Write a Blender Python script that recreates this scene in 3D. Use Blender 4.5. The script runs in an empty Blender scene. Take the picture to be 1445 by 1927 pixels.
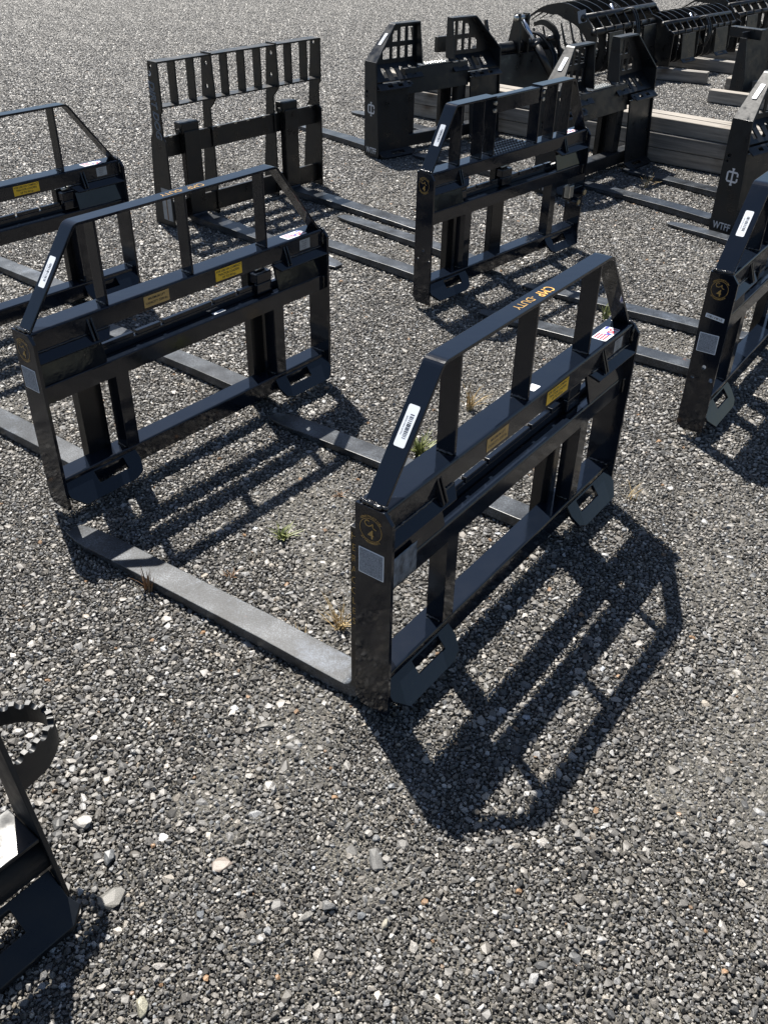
import bpy, bmesh, math, random
import numpy as np
from mathutils import Vector, Matrix
from mathutils.geometry import tessellate_polygon

random.seed(7)
rng = np.random.default_rng(7)
S = bpy.context.scene
COL = S.collection
R = math.radians
GZ = -0.022          # level of the gravel; the fork frames stand on their forks a little above it

# ------------------------------------------------------------------ camera
CAMH, PITCH, ROLL, FPX = 1.5913, 0.6147, 0.0197, 1729.4
cam = bpy.data.cameras.new('camera')
cam.sensor_fit = 'HORIZONTAL'
cam.sensor_width = 36.0
cam.lens = FPX * 36.0 / 1445.0
cam.clip_start = 0.05
cam.clip_end = 600
camo = bpy.data.objects.new('camera', cam)
COL.objects.link(camo)
fw = Vector((0, math.cos(PITCH), -math.sin(PITCH)))
rt = Vector((1, 0, 0))
up = rt.cross(fw)
rt2 = rt * math.cos(ROLL) + up * math.sin(ROLL)
up2 = up * math.cos(ROLL) - rt * math.sin(ROLL)
mw = Matrix((rt2, up2, -fw)).transposed().to_4x4()
mw.translation = (0, 0, CAMH)
camo.matrix_world = mw
S.camera = camo

# ------------------------------------------------------------------ sky, sun, exposure
SUN_TO = Vector((-0.276, 0.543, 1.0)).normalized()
SUN_EL = math.asin(SUN_TO.z)
SUN_ROT = math.atan2(SUN_TO.x, SUN_TO.y)
world = bpy.data.worlds.new('World')
S.world = world
world.use_nodes = True
wn = world.node_tree.nodes
bg = wn['Background']
sky = wn.new('ShaderNodeTexSky')
sky.sky_type = 'NISHITA'
sky.sun_disc = False
sky.sun_elevation = SUN_EL
sky.sun_rotation = SUN_ROT
sky.altitude = 100
sky.air_density = 1.0
sky.dust_density = 0.8
sky.ozone_density = 1.0
world.node_tree.links.new(sky.outputs[0], bg.inputs[0])
bg.inputs[1].default_value = 0.05
sl = bpy.data.lights.new('sun', 'SUN')
sl.energy = 5.0
sl.angle = R(0.53)
sl.color = (1.0, 0.955, 0.885)
so = bpy.data.objects.new('sun', sl)
COL.objects.link(so)
so.rotation_euler = SUN_TO.to_track_quat('Z', 'Y').to_euler()
so.location = (-3, 6, 12)
S.view_settings.view_transform = 'Standard'
S.view_settings.look = 'None'
S.view_settings.exposure = 1.0
S.view_settings.gamma = 1.0
S.cycles.use_denoising = True
S.cycles.denoiser = 'OPENIMAGEDENOISE'
S.cycles.denoising_input_passes = 'RGB_ALBEDO_NORMAL'
S.cycles.denoising_prefilter = 'ACCURATE'
S.cycles.use_adaptive_sampling = True
S.cycles.adaptive_threshold = 0.008
S.cycles.max_bounces = 4
S.cycles.diffuse_bounces = 2
S.cycles.sample_clamp_indirect = 4.0
S.cycles.sample_clamp_direct = 12.0

# ------------------------------------------------------------------ materials
def new_mat(name):
    m = bpy.data.materials.new(name)
    m.use_nodes = True
    nt = m.node_tree
    return m, nt, nt.nodes['Principled BSDF']

def N(nt, t, **kw):
    n = nt.nodes.new(t)
    for k, v in kw.items():
        if hasattr(n, k):
            setattr(n, k, v)
        else:
            n.inputs[k].default_value = v
    return n

def ramp(nt, fac, stops):
    r = nt.nodes.new('ShaderNodeValToRGB')
    e = r.color_ramp.elements
    while len(e) < len(stops):
        e.new(0.5)
    for i, (p, c) in enumerate(stops):
        e[i].position = p
        e[i].color = (*c, 1) if len(c) == 3 else c
    nt.links.new(fac, r.inputs[0])
    return r.outputs[0]

def noise(nt, vec, scale, detail=3.0, rough=0.55):
    n = nt.nodes.new('ShaderNodeTexNoise')
    n.inputs['Scale'].default_value = scale
    n.inputs['Detail'].default_value = detail
    n.inputs['Roughness'].default_value = rough
    if vec is not None:
        nt.links.new(vec, n.inputs['Vector'])
    return n.outputs[0]

def bump(nt, h, strength, dist):
    b = nt.nodes.new('ShaderNodeBump')
    b.inputs['Strength'].default_value = strength
    b.inputs['Distance'].default_value = dist
    nt.links.new(h, b.inputs['Height'])
    return b.outputs[0]

def paint(name, col, rough, dust=0.25, dustcol=(0.09, 0.088, 0.082), peel=0.06, coat=0.0, spec=0.5, ior=1.5, speck=0.3):
    """sprayed paint on steel: orange peel, patchy gloss, a thin uneven film of dust, small chips"""
    m, nt, b = new_mat(name)
    geo = nt.nodes.new('ShaderNodeNewGeometry')
    P = geo.outputs['Position']
    big = noise(nt, P, 7.0, 4, 0.6)
    fine = noise(nt, P, 90.0, 3, 0.6)
    f1 = ramp(nt, big, [(0.42, (0, 0, 0)), (0.75, (1, 1, 1))])
    mul = N(nt, 'ShaderNodeMath', operation='MULTIPLY')
    nt.links.new(f1, mul.inputs[0]); nt.links.new(fine, mul.inputs[1])
    sc = N(nt, 'ShaderNodeMath', operation='MULTIPLY')
    nt.links.new(mul.outputs[0], sc.inputs[0]); sc.inputs[1].default_value = dust
    mix = N(nt, 'ShaderNodeMix', data_type='RGBA')
    nt.links.new(sc.outputs[0], mix.inputs[0])
    mix.inputs[6].default_value = (*col, 1); mix.inputs[7].default_value = (*dustcol, 1)
    # sparse pale specks
    v = nt.nodes.new('ShaderNodeTexVoronoi'); v.inputs['Scale'].default_value = 60.0
    nt.links.new(P, v.inputs['Vector'])
    sp = ramp(nt, v.outputs['Distance'], [(0.05, (1, 1, 1)), (0.09, (0, 0, 0))])
    gate = ramp(nt, noise(nt, P, 23.0, 2), [(0.60, (0, 0, 0)), (0.64, (1, 1, 1))])
    g2 = N(nt, 'ShaderNodeMath', operation='MULTIPLY')
    nt.links.new(sp, g2.inputs[0]); nt.links.new(gate, g2.inputs[1])
    g3 = N(nt, 'ShaderNodeMath', operation='MULTIPLY'); g3.inputs[1].default_value = speck
    nt.links.new(g2.outputs[0], g3.inputs[0])
    mix2 = N(nt, 'ShaderNodeMix', data_type='RGBA')
    nt.links.new(g3.outputs[0], mix2.inputs[0]); nt.links.new(mix.outputs[2], mix2.inputs[6])
    mix2.inputs[7].default_value = (0.22, 0.21, 0.2, 1)
    nt.links.new(mix2.outputs[2], b.inputs['Base Color'])
    mr = N(nt, 'ShaderNodeMapRange'); mr.inputs['From Min'].default_value = 0.3; mr.inputs['From Max'].default_value = 0.72
    mr.inputs['To Min'].default_value = rough * 0.65; mr.inputs['To Max'].default_value = rough * 1.9
    nt.links.new(noise(nt, P, 14.0, 5, 0.65), mr.inputs['Value'])
    nt.links.new(mr.outputs[0], b.inputs['Roughness'])
    hn = noise(nt, P, 55.0, 2, 0.5)
    nt.links.new(bump(nt, hn, peel, 0.004), b.inputs['Normal'])
    b.inputs['Specular IOR Level'].default_value = spec
    b.inputs['IOR'].default_value = ior
    if coat:
        b.inputs['Coat Weight'].default_value = coat
        b.inputs['Coat Roughness'].default_value = 0.06
    return m

def plain(name, col, rough=0.5, metal=0.0, var=0.12, scale=30, bmp=0.0):
    m, nt, b = new_mat(name)
    geo = nt.nodes.new('ShaderNodeNewGeometry')
    n = noise(nt, geo.outputs['Position'], scale, 3)
    lo = tuple(c * (1 - var) for c in col); hi = tuple(min(1, c * (1 + var)) for c in col)
    nt.links.new(ramp(nt, n, [(0.3, lo), (0.7, hi)]), b.inputs['Base Color'])
    b.inputs['Roughness'].default_value = rough
    b.inputs['Metallic'].default_value = metal
    if bmp:
        nt.links.new(bump(nt, n, bmp, 0.003), b.inputs['Normal'])
    return m

M = {}
M['gloss'] = paint('gloss_blue_black_paint', (0.0046, 0.0072, 0.0130), 0.085, dust=0.03, coat=0.0, peel=0.05, ior=1.52, speck=0.12)
M['satin'] = paint('satin_charcoal_paint', (0.0075, 0.0095, 0.0125), 0.33, dust=0.08, peel=0.08, ior=1.46, speck=0.08)
M['dog'] = paint('satin_black_paint', (0.006, 0.006, 0.0065), 0.30, dust=0.08, peel=0.08, ior=1.55, speck=0.08)
M['weld'] = paint('painted_weld', (0.012, 0.012, 0.013), 0.10, dust=0.05, coat=0.5, peel=0.5)

def fork_steel():
    m, nt, b = new_mat('worn_fork_steel')
    geo = nt.nodes.new('ShaderNodeNewGeometry')
    P = geo.outputs['Position']
    a = noise(nt, P, 9.0, 5, 0.65)
    g = noise(nt, P, 260.0, 2, 0.6)
    base = ramp(nt, a, [(0.32, (0.014, 0.016, 0.019)), (0.50, (0.032, 0.037, 0.044)), (0.70, (0.075, 0.084, 0.096))])
    gr = ramp(nt, g, [(0.36, (0.35, 0.35, 0.35)), (0.52, (0.9, 0.9, 0.9)), (0.66, (2.2, 2.2, 2.2))])
    mx = N(nt, 'ShaderNodeMix', data_type='RGBA', blend_type='MULTIPLY'); mx.inputs[0].default_value = 1.0
    nt.links.new(base, mx.inputs[6]); nt.links.new(gr, mx.inputs[7])
    # pale blue scuffing and a little rust
    sc = ramp(nt, noise(nt, P, 4.2, 6, 0.75), [(0.56, (0, 0, 0)), (0.68, (1, 1, 1))])
    scm = N(nt, 'ShaderNodeMath', operation='MULTIPLY'); nt.links.new(sc, scm.inputs[0]); nt.links.new(g, scm.inputs[1])
    m2 = N(nt, 'ShaderNodeMix', data_type='RGBA'); nt.links.new(scm.outputs[0], m2.inputs[0])
    nt.links.new(mx.outputs[2], m2.inputs[6]); m2.inputs[7].default_value = (0.16, 0.19, 0.24, 1)
    ru = ramp(nt, noise(nt, P, 11.0, 4, 0.7), [(0.705, (0, 0, 0)), (0.75, (1, 1, 1))])
    m3 = N(nt, 'ShaderNodeMix', data_type='RGBA'); nt.links.new(ru, m3.inputs[0])
    nt.links.new(m2.outputs[2], m3.inputs[6]); m3.inputs[7].default_value = (0.16, 0.07, 0.035, 1)
    # the shank keeps its black paint, the blade is worn
    tc = nt.nodes.new('ShaderNodeTexCoord'); sx = nt.nodes.new('ShaderNodeSeparateXYZ')
    nt.links.new(tc.outputs['Object'], sx.inputs[0])
    wz = N(nt, 'ShaderNodeMapRange'); wz.inputs['From Min'].default_value = 0.022; wz.inputs['From Max'].default_value = 0.060
    nt.links.new(sx.outputs['Z'], wz.inputs['Value'])
    m4 = N(nt, 'ShaderNodeMix', data_type='RGBA'); nt.links.new(wz.outputs[0], m4.inputs[0])
    nt.links.new(m3.outputs[2], m4.inputs[6]); m4.inputs[7].default_value = (0.0055, 0.0062, 0.0075, 1)
    nt.links.new(m4.outputs[2], b.inputs['Base Color'])
    mr = N(nt, 'ShaderNodeMapRange'); mr.inputs['To Min'].default_value = 0.30; mr.inputs['To Max'].default_value = 0.46
    nt.links.new(a, mr.inputs['Value'])
    m5 = N(nt, 'ShaderNodeMix', data_type='FLOAT'); nt.links.new(wz.outputs[0], m5.inputs[0])
    nt.links.new(mr.outputs[0], m5.inputs[2]); m5.inputs[3].default_value = 0.2
    nt.links.new(m5.outputs[0], b.inputs['Roughness'])
    nt.links.new(bump(nt, g, 0.12, 0.0015), b.inputs['Normal'])
    return m
M['fork'] = fork_steel()

M['gold'] = plain('gold_decal_ink', (0.42, 0.26, 0.08), 0.35)
M['orange'] = plain('orange_gold_ink', (0.75, 0.42, 0.10), 0.4)
M['white'] = plain('white_vinyl_label', (0.74, 0.78, 0.84), 0.42, var=0.03)
M['offwhite'] = plain('off_white_print', (0.62, 0.63, 0.66), 0.5, var=0.06)
M['ink'] = plain('black_ink', (0.02, 0.02, 0.022), 0.5)
M['yellow'] = plain('yellow_decal', (0.85, 0.52, 0.03), 0.45, var=0.06)
M['tan'] = plain('tan_decal', (0.50, 0.32, 0.11), 0.45, var=0.06)
M['panel'] = plain('blue_grey_label_print', (0.22, 0.25, 0.30), 0.5, var=0.55, scale=330)
M['red'] = plain('red_ink', (0.5, 0.02, 0.05), 0.5)
M['blue'] = plain('blue_ink', (0.04, 0.06, 0.3), 0.5)
M['serial'] = plain('grey_serial_label', (0.34, 0.35, 0.36), 0.4, var=0.15)
M['film'] = plain('clouded_plastic_film', (0.13, 0.155, 0.19), 0.22, var=0.6, scale=45, bmp=0.6)
M['zinc'] = plain('zinc_plated_steel', (0.55, 0.55, 0.52), 0.28, metal=1.0)
M['chrome'] = plain('bright_rod_steel', (0.55, 0.60, 0.70), 0.22, metal=0.9, var=0.05)
M['brass'] = plain('tan_plastic_cap', (0.40, 0.30, 0.16), 0.5)
M['outline'] = plain('pale_blue_outline_ink', (0.42, 0.48, 0.56), 0.45)

def wood(name, tint):
    m, nt, b = new_mat(name)
    tc = nt.nodes.new('ShaderNodeTexCoord')
    mp = nt.nodes.new('ShaderNodeMapping')
    mp.inputs['Scale'].default_value = (2.0, 38.0, 38.0)
    nt.links.new(tc.outputs['Object'], mp.inputs[0])
    oi = nt.nodes.new('ShaderNodeObjectInfo')
    add = N(nt, 'ShaderNodeVectorMath', operation='ADD')
    nt.links.new(mp.outputs[0], add.inputs[0])
    sc = N(nt, 'ShaderNodeVectorMath', operation='SCALE'); sc.inputs[3].default_value = 40
    cx = N(nt, 'ShaderNodeCombineXYZ'); nt.links.new(oi.outputs['Random'], cx.inputs[0]); nt.links.new(oi.outputs['Random'], cx.inputs[1])
    nt.links.new(cx.outputs[0], sc.inputs[0]); nt.links.new(sc.outputs[0], add.inputs[1])
    g = noise(nt, add.outputs[0], 1.0, 6, 0.7)
    c = ramp(nt, g, [(0.25, tuple(0.28 * t for t in tint)), (0.5, tuple(0.72 * t for t in tint)), (0.75, tuple(1.15 * t for t in tint))])
    kn = ramp(nt, noise(nt, tc.outputs['Object'], 3.0, 3), [(0.62, (1, 1, 1)), (0.74, (0.45, 0.38, 0.32))])
    mx = N(nt, 'ShaderNodeMix', data_type='RGBA', blend_type='MULTIPLY'); mx.inputs[0].default_value = 1.0
    nt.links.new(c, mx.inputs[6]); nt.links.new(kn, mx.inputs[7])
    nt.links.new(mx.outputs[2], b.inputs['Base Color'])
    b.inputs['Roughness'].default_value = 0.8
    nt.links.new(bump(nt, g, 0.5, 0.004), b.inputs['Normal'])
    return m
M['wood'] = wood('weathered_timber', (0.38, 0.345, 0.30))
M['greywood'] = wood('grey_weathered_timber', (0.31, 0.29, 0.265))

def leafmat(name, a, c, trans=0.25):
    m, nt, b = new_mat(name)
    oi = nt.nodes.new('ShaderNodeNewGeometry')
    n = noise(nt, oi.outputs['Position'], 70.0, 2)
    nt.links.new(ramp(nt, n, [(0.3, a), (0.7, c)]), b.inputs['Base Color'])
    b.inputs['Roughness'].default_value = 0.55
    b.inputs['Transmission Weight'].default_value = 0.0
    b.inputs['Subsurface Weight'].default_value = 0.0
    return m
M['leaf'] = leafmat('weed_leaf', (0.07, 0.10, 0.025), (0.22, 0.23, 0.08))
M['straw'] = leafmat('dry_straw', (0.26, 0.17, 0.07), (0.52, 0.40, 0.20))
M['rustweed'] = leafmat('red_brown_weed', (0.13, 0.075, 0.04), (0.24, 0.15, 0.085))

def stone_mat():
    m, nt, b = new_mat('crushed_stone')
    at = nt.nodes.new('ShaderNodeAttribute'); at.attribute_name = 'Col'
    geo = nt.nodes.new('ShaderNodeNewGeometry')
    P = geo.outputs['Position']
    g = noise(nt, P, 620.0, 2, 0.65)
    gr = ramp(nt, g, [(0.30, (0.38, 0.38, 0.38)), (0.52, (0.95, 0.95, 0.95)), (0.70, (1.85, 1.83, 1.78))])
    mx = N(nt, 'ShaderNodeMix', data_type='RGBA', blend_type='MULTIPLY'); mx.inputs[0].default_value = 1.0
    nt.links.new(at.outputs['Color'], mx.inputs[6]); nt.links.new(gr, mx.inputs[7])
    # broad zones: dusty drive lanes, darker damp zones
    z = noise(nt, P, 0.85, 3, 0.6)
    du = ramp(nt, z, [(0.38, (0.0, 0.0, 0.0)), (0.72, (0.30, 0.30, 0.30))])
    m2 = N(nt, 'ShaderNodeMix', data_type='RGBA'); nt.links.new(du, m2.inputs[0])
    nt.links.new(mx.outputs[2], m2.inputs[6]); m2.inputs[7].default_value = (0.155, 0.145, 0.125, 1)
    # gravel paler towards the back: worn lane, plus backlit glare painted into the colour
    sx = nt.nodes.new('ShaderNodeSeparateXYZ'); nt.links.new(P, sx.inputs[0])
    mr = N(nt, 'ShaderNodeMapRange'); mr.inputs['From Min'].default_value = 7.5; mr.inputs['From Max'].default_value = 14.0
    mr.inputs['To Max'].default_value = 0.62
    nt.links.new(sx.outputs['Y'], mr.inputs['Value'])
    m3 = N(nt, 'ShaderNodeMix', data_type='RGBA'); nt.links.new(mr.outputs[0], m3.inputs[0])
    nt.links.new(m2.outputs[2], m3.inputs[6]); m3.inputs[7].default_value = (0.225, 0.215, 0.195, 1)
    nt.links.new(m3.outputs[2], b.inputs['Base Color'])
    b.inputs['Roughness'].default_value = 0.5
    b.inputs['Specular IOR Level'].default_value = 0.5
    return m
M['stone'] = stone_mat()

def ground_mat():
    m, nt, b = new_mat('packed_stone_dust')
    geo = nt.nodes.new('ShaderNodeNewGeometry')
    P = geo.outputs['Position']
    v = nt.nodes.new('ShaderNodeTexVoronoi'); v.inputs['Scale'].default_value = 340.0
    nt.links.new(P, v.inputs['Vector'])
    c = ramp(nt, v.outputs['Color'], [(0.0, (0.035, 0.033, 0.029)), (0.5, (0.10, 0.095, 0.084)), (1.0, (0.24, 0.23, 0.205))])
    n = noise(nt, P, 6.0, 5)
    mx = N(nt, 'ShaderNodeMix', data_type='RGBA', blend_type='MULTIPLY'); mx.inputs[0].default_value = 0.7
    nt.links.new(c, mx.inputs[6]); nt.links.new(ramp(nt, n, [(0.3, (0.6, 0.6, 0.6)), (0.7, (1.2, 1.18, 1.12))]), mx.inputs[7])
    nt.links.new(mx.outputs[2], b.inputs['Base Color'])
    b.inputs['Roughness'].default_value = 0.9
    nt.links.new(bump(nt, v.outputs['Distance'], 0.8, 0.004), b.inputs['Normal'])
    return m
M['ground'] = ground_mat()

# ------------------------------------------------------------------ mesh helpers
def link(name, me, mat, parent=None, bev=0.0, smooth=False):
    o = bpy.data.objects.new(name, me)
    if mat is not None and not me.materials:
        me.materials.append(M[mat] if isinstance(mat, str) else mat)
    COL.objects.link(o)
    if parent is not None:
        o.parent = parent
    if smooth:
        me.polygons.foreach_set('use_smooth', [True] * len(me.polygons))
    if bev:
        b = o.modifiers.new('edge', 'BEVEL')
        b.width = bev; b.segments = 2; b.limit_method = 'ANGLE'; b.angle_limit = R(35)
        b.harden_normals = False
    return o

class MB:
    def __init__(s): s.v = []; s.f = []
    def add(s, v, f):
        k = len(s.v); s.v += [tuple(p) for p in v]; s.f += [tuple(i + k for i in q) for q in f]; return s
    def box(s, x0, x1, y0, y1, z0, z1):
        return s.prism([(x0, y0), (x1, y0), (x1, y1), (x0, y1)], 'z', z0, z1)
    def prism(s, poly, ax, a, b):
        def P(u, w, t): return {'x': (t, u, w), 'y': (u, t, w), 'z': (u, w, t)}[ax]
        n = len(poly)
        v = [P(*p, a) for p in poly] + [P(*p, b) for p in poly]
        f = [tuple(range(n))[::-1], tuple(range(n, 2 * n))] + [(i, (i + 1) % n, n + (i + 1) % n, n + i) for i in range(n)]
        return s.add(v, f)
    def holed(s, outer, holes, fn, t):
        """flat plate with openings: fn(u, w, d) gives the point at depth d"""
        loops = [outer] + holes
        flat = [p for l in loops for p in l]
        tris = tessellate_polygon([[Vector((p[0], p[1], 0)) for p in l] for l in loops])
        n = len(flat)
        v = [fn(*p, 0) for p in flat] + [fn(*p, t) for p in flat]
        f = [tuple(q) for q in tris] + [tuple(i + n for i in q[::-1]) for q in tris]
        k = 0
        for l in loops:
            m = len(l)
            f += [(k + i, k + (i + 1) % m, n + k + (i + 1) % m, n + k + i) for i in range(m)]
            k += m
        return s.add(v, f)
    def tube(s, pts, rad, n=12, cap=True):
        pts = [Vector(p) for p in pts]
        rads = rad if isinstance(rad, (list, tuple)) else [rad] * len(pts)
        rings = []
        ref = None
        for i, p in enumerate(pts):
            d = (pts[min(i + 1, len(pts) - 1)] - pts[max(i - 1, 0)]).normalized()
            if ref is None:
                ref = d.orthogonal().normalized()
            a = (ref - d * ref.dot(d)).normalized(); ref = a
            b = d.cross(a)
            rings.append([p + (a * math.cos(2 * math.pi * k / n) + b * math.sin(2 * math.pi * k / n)) * rads[i] for k in range(n)])
        v = [q for r in rings for q in r]
        f = [(i * n + k, i * n + (k + 1) % n, (i + 1) * n + (k + 1) % n, (i + 1) * n + k) for i in range(len(pts) - 1) for k in range(n)]
        if cap:
            f += [tuple(range(n))[::-1], tuple(range((len(pts) - 1) * n, len(pts) * n))]
        return s.add(v, f)
    def mesh(s, name):
        me = bpy.data.meshes.new(name)
        me.from_pydata(s.v, [], s.f)
        bm = bmesh.new(); bm.from_mesh(me)
        bmesh.ops.recalc_face_normals(bm, faces=bm.faces)
        bm.to_mesh(me); bm.free()
        return me
    def build(s, name, mat, parent=None, bev=0.0012, smooth=False):
        return link(name, s.mesh(name), mat, parent, bev, smooth)

def arc_path(pts, rad, seg=5):
    """round the corners of an open polyline (2-d)"""
    out = [Vector(pts[0])]
    for i in range(1, len(pts) - 1):
        a, b, c = Vector(pts[i - 1]), Vector(pts[i]), Vector(pts[i + 1])
        d0 = (a - b).normalized(); d1 = (c - b).normalized()
        r = rad if not isinstance(rad, (list, tuple)) else rad[i - 1]
        for k in range(seg + 1):
            t = k / seg
            p0 = b + d0 * r; p1 = b + d1 * r
            out.append((p0 * (1 - t) + b * t) * (1 - t) + (b * (1 - t) + p1 * t) * t)
    out.append(Vector(pts[-1]))
    return out

def strip_poly(path, th):
    """thicken an open 2-d path by th to its right hand side"""
    n = len(path); L = []; Rr = []
    for i in range(n):
        d = (path[min(i + 1, n - 1)] - path[max(i - 1, 0)]).normalized()
        nrm = Vector((d.y, -d.x))
        t = th[i] if isinstance(th, (list, tuple)) else th
        L.append(tuple(path[i])); Rr.append(tuple(path[i] + nrm * t))
    return L + Rr[::-1]

def empty(name, loc, rz, label, cat, group=None):
    o = bpy.data.objects.new(name, None)
    o.empty_display_size = 0.1
    COL.objects.link(o)
    o.location = loc; o.rotation_euler = (0, 0, rz)
    tag(o, label, cat, group)
    return o

def tag(o, label=None, cat=None, group=None, kind=None):
    if label: o['label'] = label
    if cat: o['category'] = cat
    if group: o['group'] = group
    if kind: o['kind'] = kind
    return o

def basis(origin, xd, yd):
    xd = Vector(xd).normalized(); yd = Vector(yd).normalized(); zd = xd.cross(yd)
    m = Matrix((xd, yd, zd)).transposed().to_4x4(); m.translation = Vector(origin)
    return m

_tc = {}
def text_mesh(txt, size, shear=0.0, spacing=1.0, outline=0.0, bold=0.0, xs=1.0):
    key = (txt, size, shear, spacing, outline, bold, xs)
    if key not in _tc:
        cu = bpy.data.curves.new('lettering', 'FONT')
        cu.body = txt; cu.size = size; cu.align_x = 'CENTER'; cu.align_y = 'CENTER'
        cu.shear = shear; cu.space_character = spacing; cu.resolution_u = 3
        cu.offset = bold
        if outline:
            cu.fill_mode = 'NONE'; cu.bevel_depth = outline; cu.bevel_resolution = 0
        ob = bpy.data.objects.new('lettering', cu)
        COL.objects.link(ob)
        dg = bpy.context.evaluated_depsgraph_get()
        me = bpy.data.meshes.new_from_object(ob.evaluated_get(dg))
        bpy.data.objects.remove(ob)
        bpy.data.curves.remove(cu)
        me.materials.clear()
        if xs != 1.0:
            for v in me.vertices: v.co.x *= xs
        _tc[key] = me
    return _tc[key]

def letters(name, txt, size, mat, parent, mtx, **kw):
    me = text_mesh(txt, size, **kw).copy()
    o = link(name, me, mat, parent)
    o.matrix_local = mtx
    return o

def rrect(w, h, r, seg=3):
    pts = []
    for cx, cy, a0 in ((w / 2 - r, h / 2 - r, 0), (-w / 2 + r, h / 2 - r, 90), (-w / 2 + r, -h / 2 + r, 180), (w / 2 - r, -h / 2 + r, 270)):
        for k in range(seg + 1):
            a = R(a0 + 90 * k / seg)
            pts.append((cx + r * math.cos(a), cy + r * math.sin(a)))
    return pts

def sticker(name, w, h, mat, parent, mtx, r=0.003, t=0.0007):
    o = MB().prism(rrect(w, h, r), 'z', 0.0002, t).build(name, mat, parent, bev=0)
    o.matrix_local = mtx
    return o

def barcode(parent, w, h, seed, small=True):
    """bars and a line of tiny print on a sticker lying in its xy plane"""
    rr = random.Random(seed)
    b = MB(); x = -w / 2
    while x < w / 2:
        t = rr.choice([0.0008, 0.0013, 0.002])
        b.box(x, min(x + t, w / 2), -h / 2, h / 2, 0.0008, 0.0011)
        x += t + rr.choice([0.0012, 0.002, 0.003])
    return b.build('barcode', 'ink', parent, bev=0)

def label_white(parent, mtx, seed):
    s = sticker('barcode_label', 0.088, 0.026, 'white', parent, mtx, r=0.004)
    bc = barcode(s, 0.05, 0.009, seed); bc.location = (0, -0.003, 0)
    t = letters('small_print', 'PALLET FORK FRAME', 0.0042, 'ink', s, Matrix.Translation((0, 0.0065, 0.0009)))
    return s

def emblem(parent, mtx, s=1.0):
    """ring, looped stroke, a 4 and the two curved words, all gold, on the side plate"""
    e = MB()
    n = 40; r0, r1 = 0.0265 * s, 0.0278 * s
    v = []; f = []
    for k in range(n):
        a = 2 * math.pi * k / n
        v += [(r0 * math.cos(a), r0 * math.sin(a), 0.0008), (r1 * math.cos(a), r1 * math.sin(a), 0.0008)]
    for k in range(n):
        j = (k + 1) % n
        f.append((2 * k, 2 * k + 1, 2 * j + 1, 2 * j))
    e.add(v, f)
    st = [(-0.004, 0.0185), (-0.008, 0.0205), (-0.012, 0.0185), (-0.0135, 0.014), (-0.011, 0.0095), (-0.006, 0.0085), (-0.001, 0.011), (0.005, 0.0175), (0.006, 0.0165), (0.006, 0.010), (0.008, 0.0065), (0.014, 0.0055)]
    path = [Vector((x * s, y * s)) for x, y in st]
    pl = strip_poly(path, 0.0022 * s)
    m = len(path)
    v = [(p[0], p[1], 0.0008) for p in pl]
    f = [(i, i + 1, 2 * m - 2 - i, 2 * m - 1 - i) for i in range(m - 1)]
    e.add(v, f)
    ring = e.build('emblem', 'gold', parent, bev=0)
    ring.matrix_local = mtx
    letters('emblem_numeral', '4', 0.030 * s, 'gold', ring, Matrix.Translation((0.0005 * s, -0.0118 * s, 0.0008)), bold=0.0005)
    for word, rad, a0, sg in (('CONSTRUCTION', 0.0318, 90, -1), ('ATTACHMENTS', 0.0318, -90, 1)):
        q = MB(); nL = len(word); step = 8.6
        vv, ff = [], []
        for i, ch in enumerate(word):
            a = R(a0 + sg * (i - (nL - 1) / 2) * step)
            me = text_mesh(ch, 0.0068 * s, bold=0.0002)
            rot = a - math.pi / 2 if sg < 0 else a + math.pi / 2
            c, sn = math.cos(rot), math.sin(rot)
            k = len(vv)
            for w in me.vertices:
                vv.append((w.co.x * c - w.co.y * sn + rad * s * math.cos(a), w.co.x * sn + w.co.y * c + rad * s * math.sin(a), 0.0008))
            ff += [tuple(j + k for j in pg.vertices) for pg in me.polygons]
        q.add(vv, ff)
        o = q.build('emblem_word', 'gold', ring, bev=0)
    return ring

def weld(parent, a, b, rad=0.005, seed=0, name='weld_bead'):
    rr = random.Random(seed)
    a = Vector(a); b = Vector(b); n = max(6, int((b - a).length / 0.004))
    pts = [a.lerp(b, i / (n - 1)) + Vector((rr.uniform(-1, 1), rr.uniform(-1, 1), rr.uniform(-1, 1))) * rad * 0.25 for i in range(n)]
    return MB().tube(pts, [rad * (0.75 + 0.5 * (i % 2) * rr.random() + 0.2 * rr.random()) for i in range(n)], 8).build(name, 'weld', parent, bev=0, smooth=True)

def box_lookup(*a): return MB().box(*a)

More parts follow.
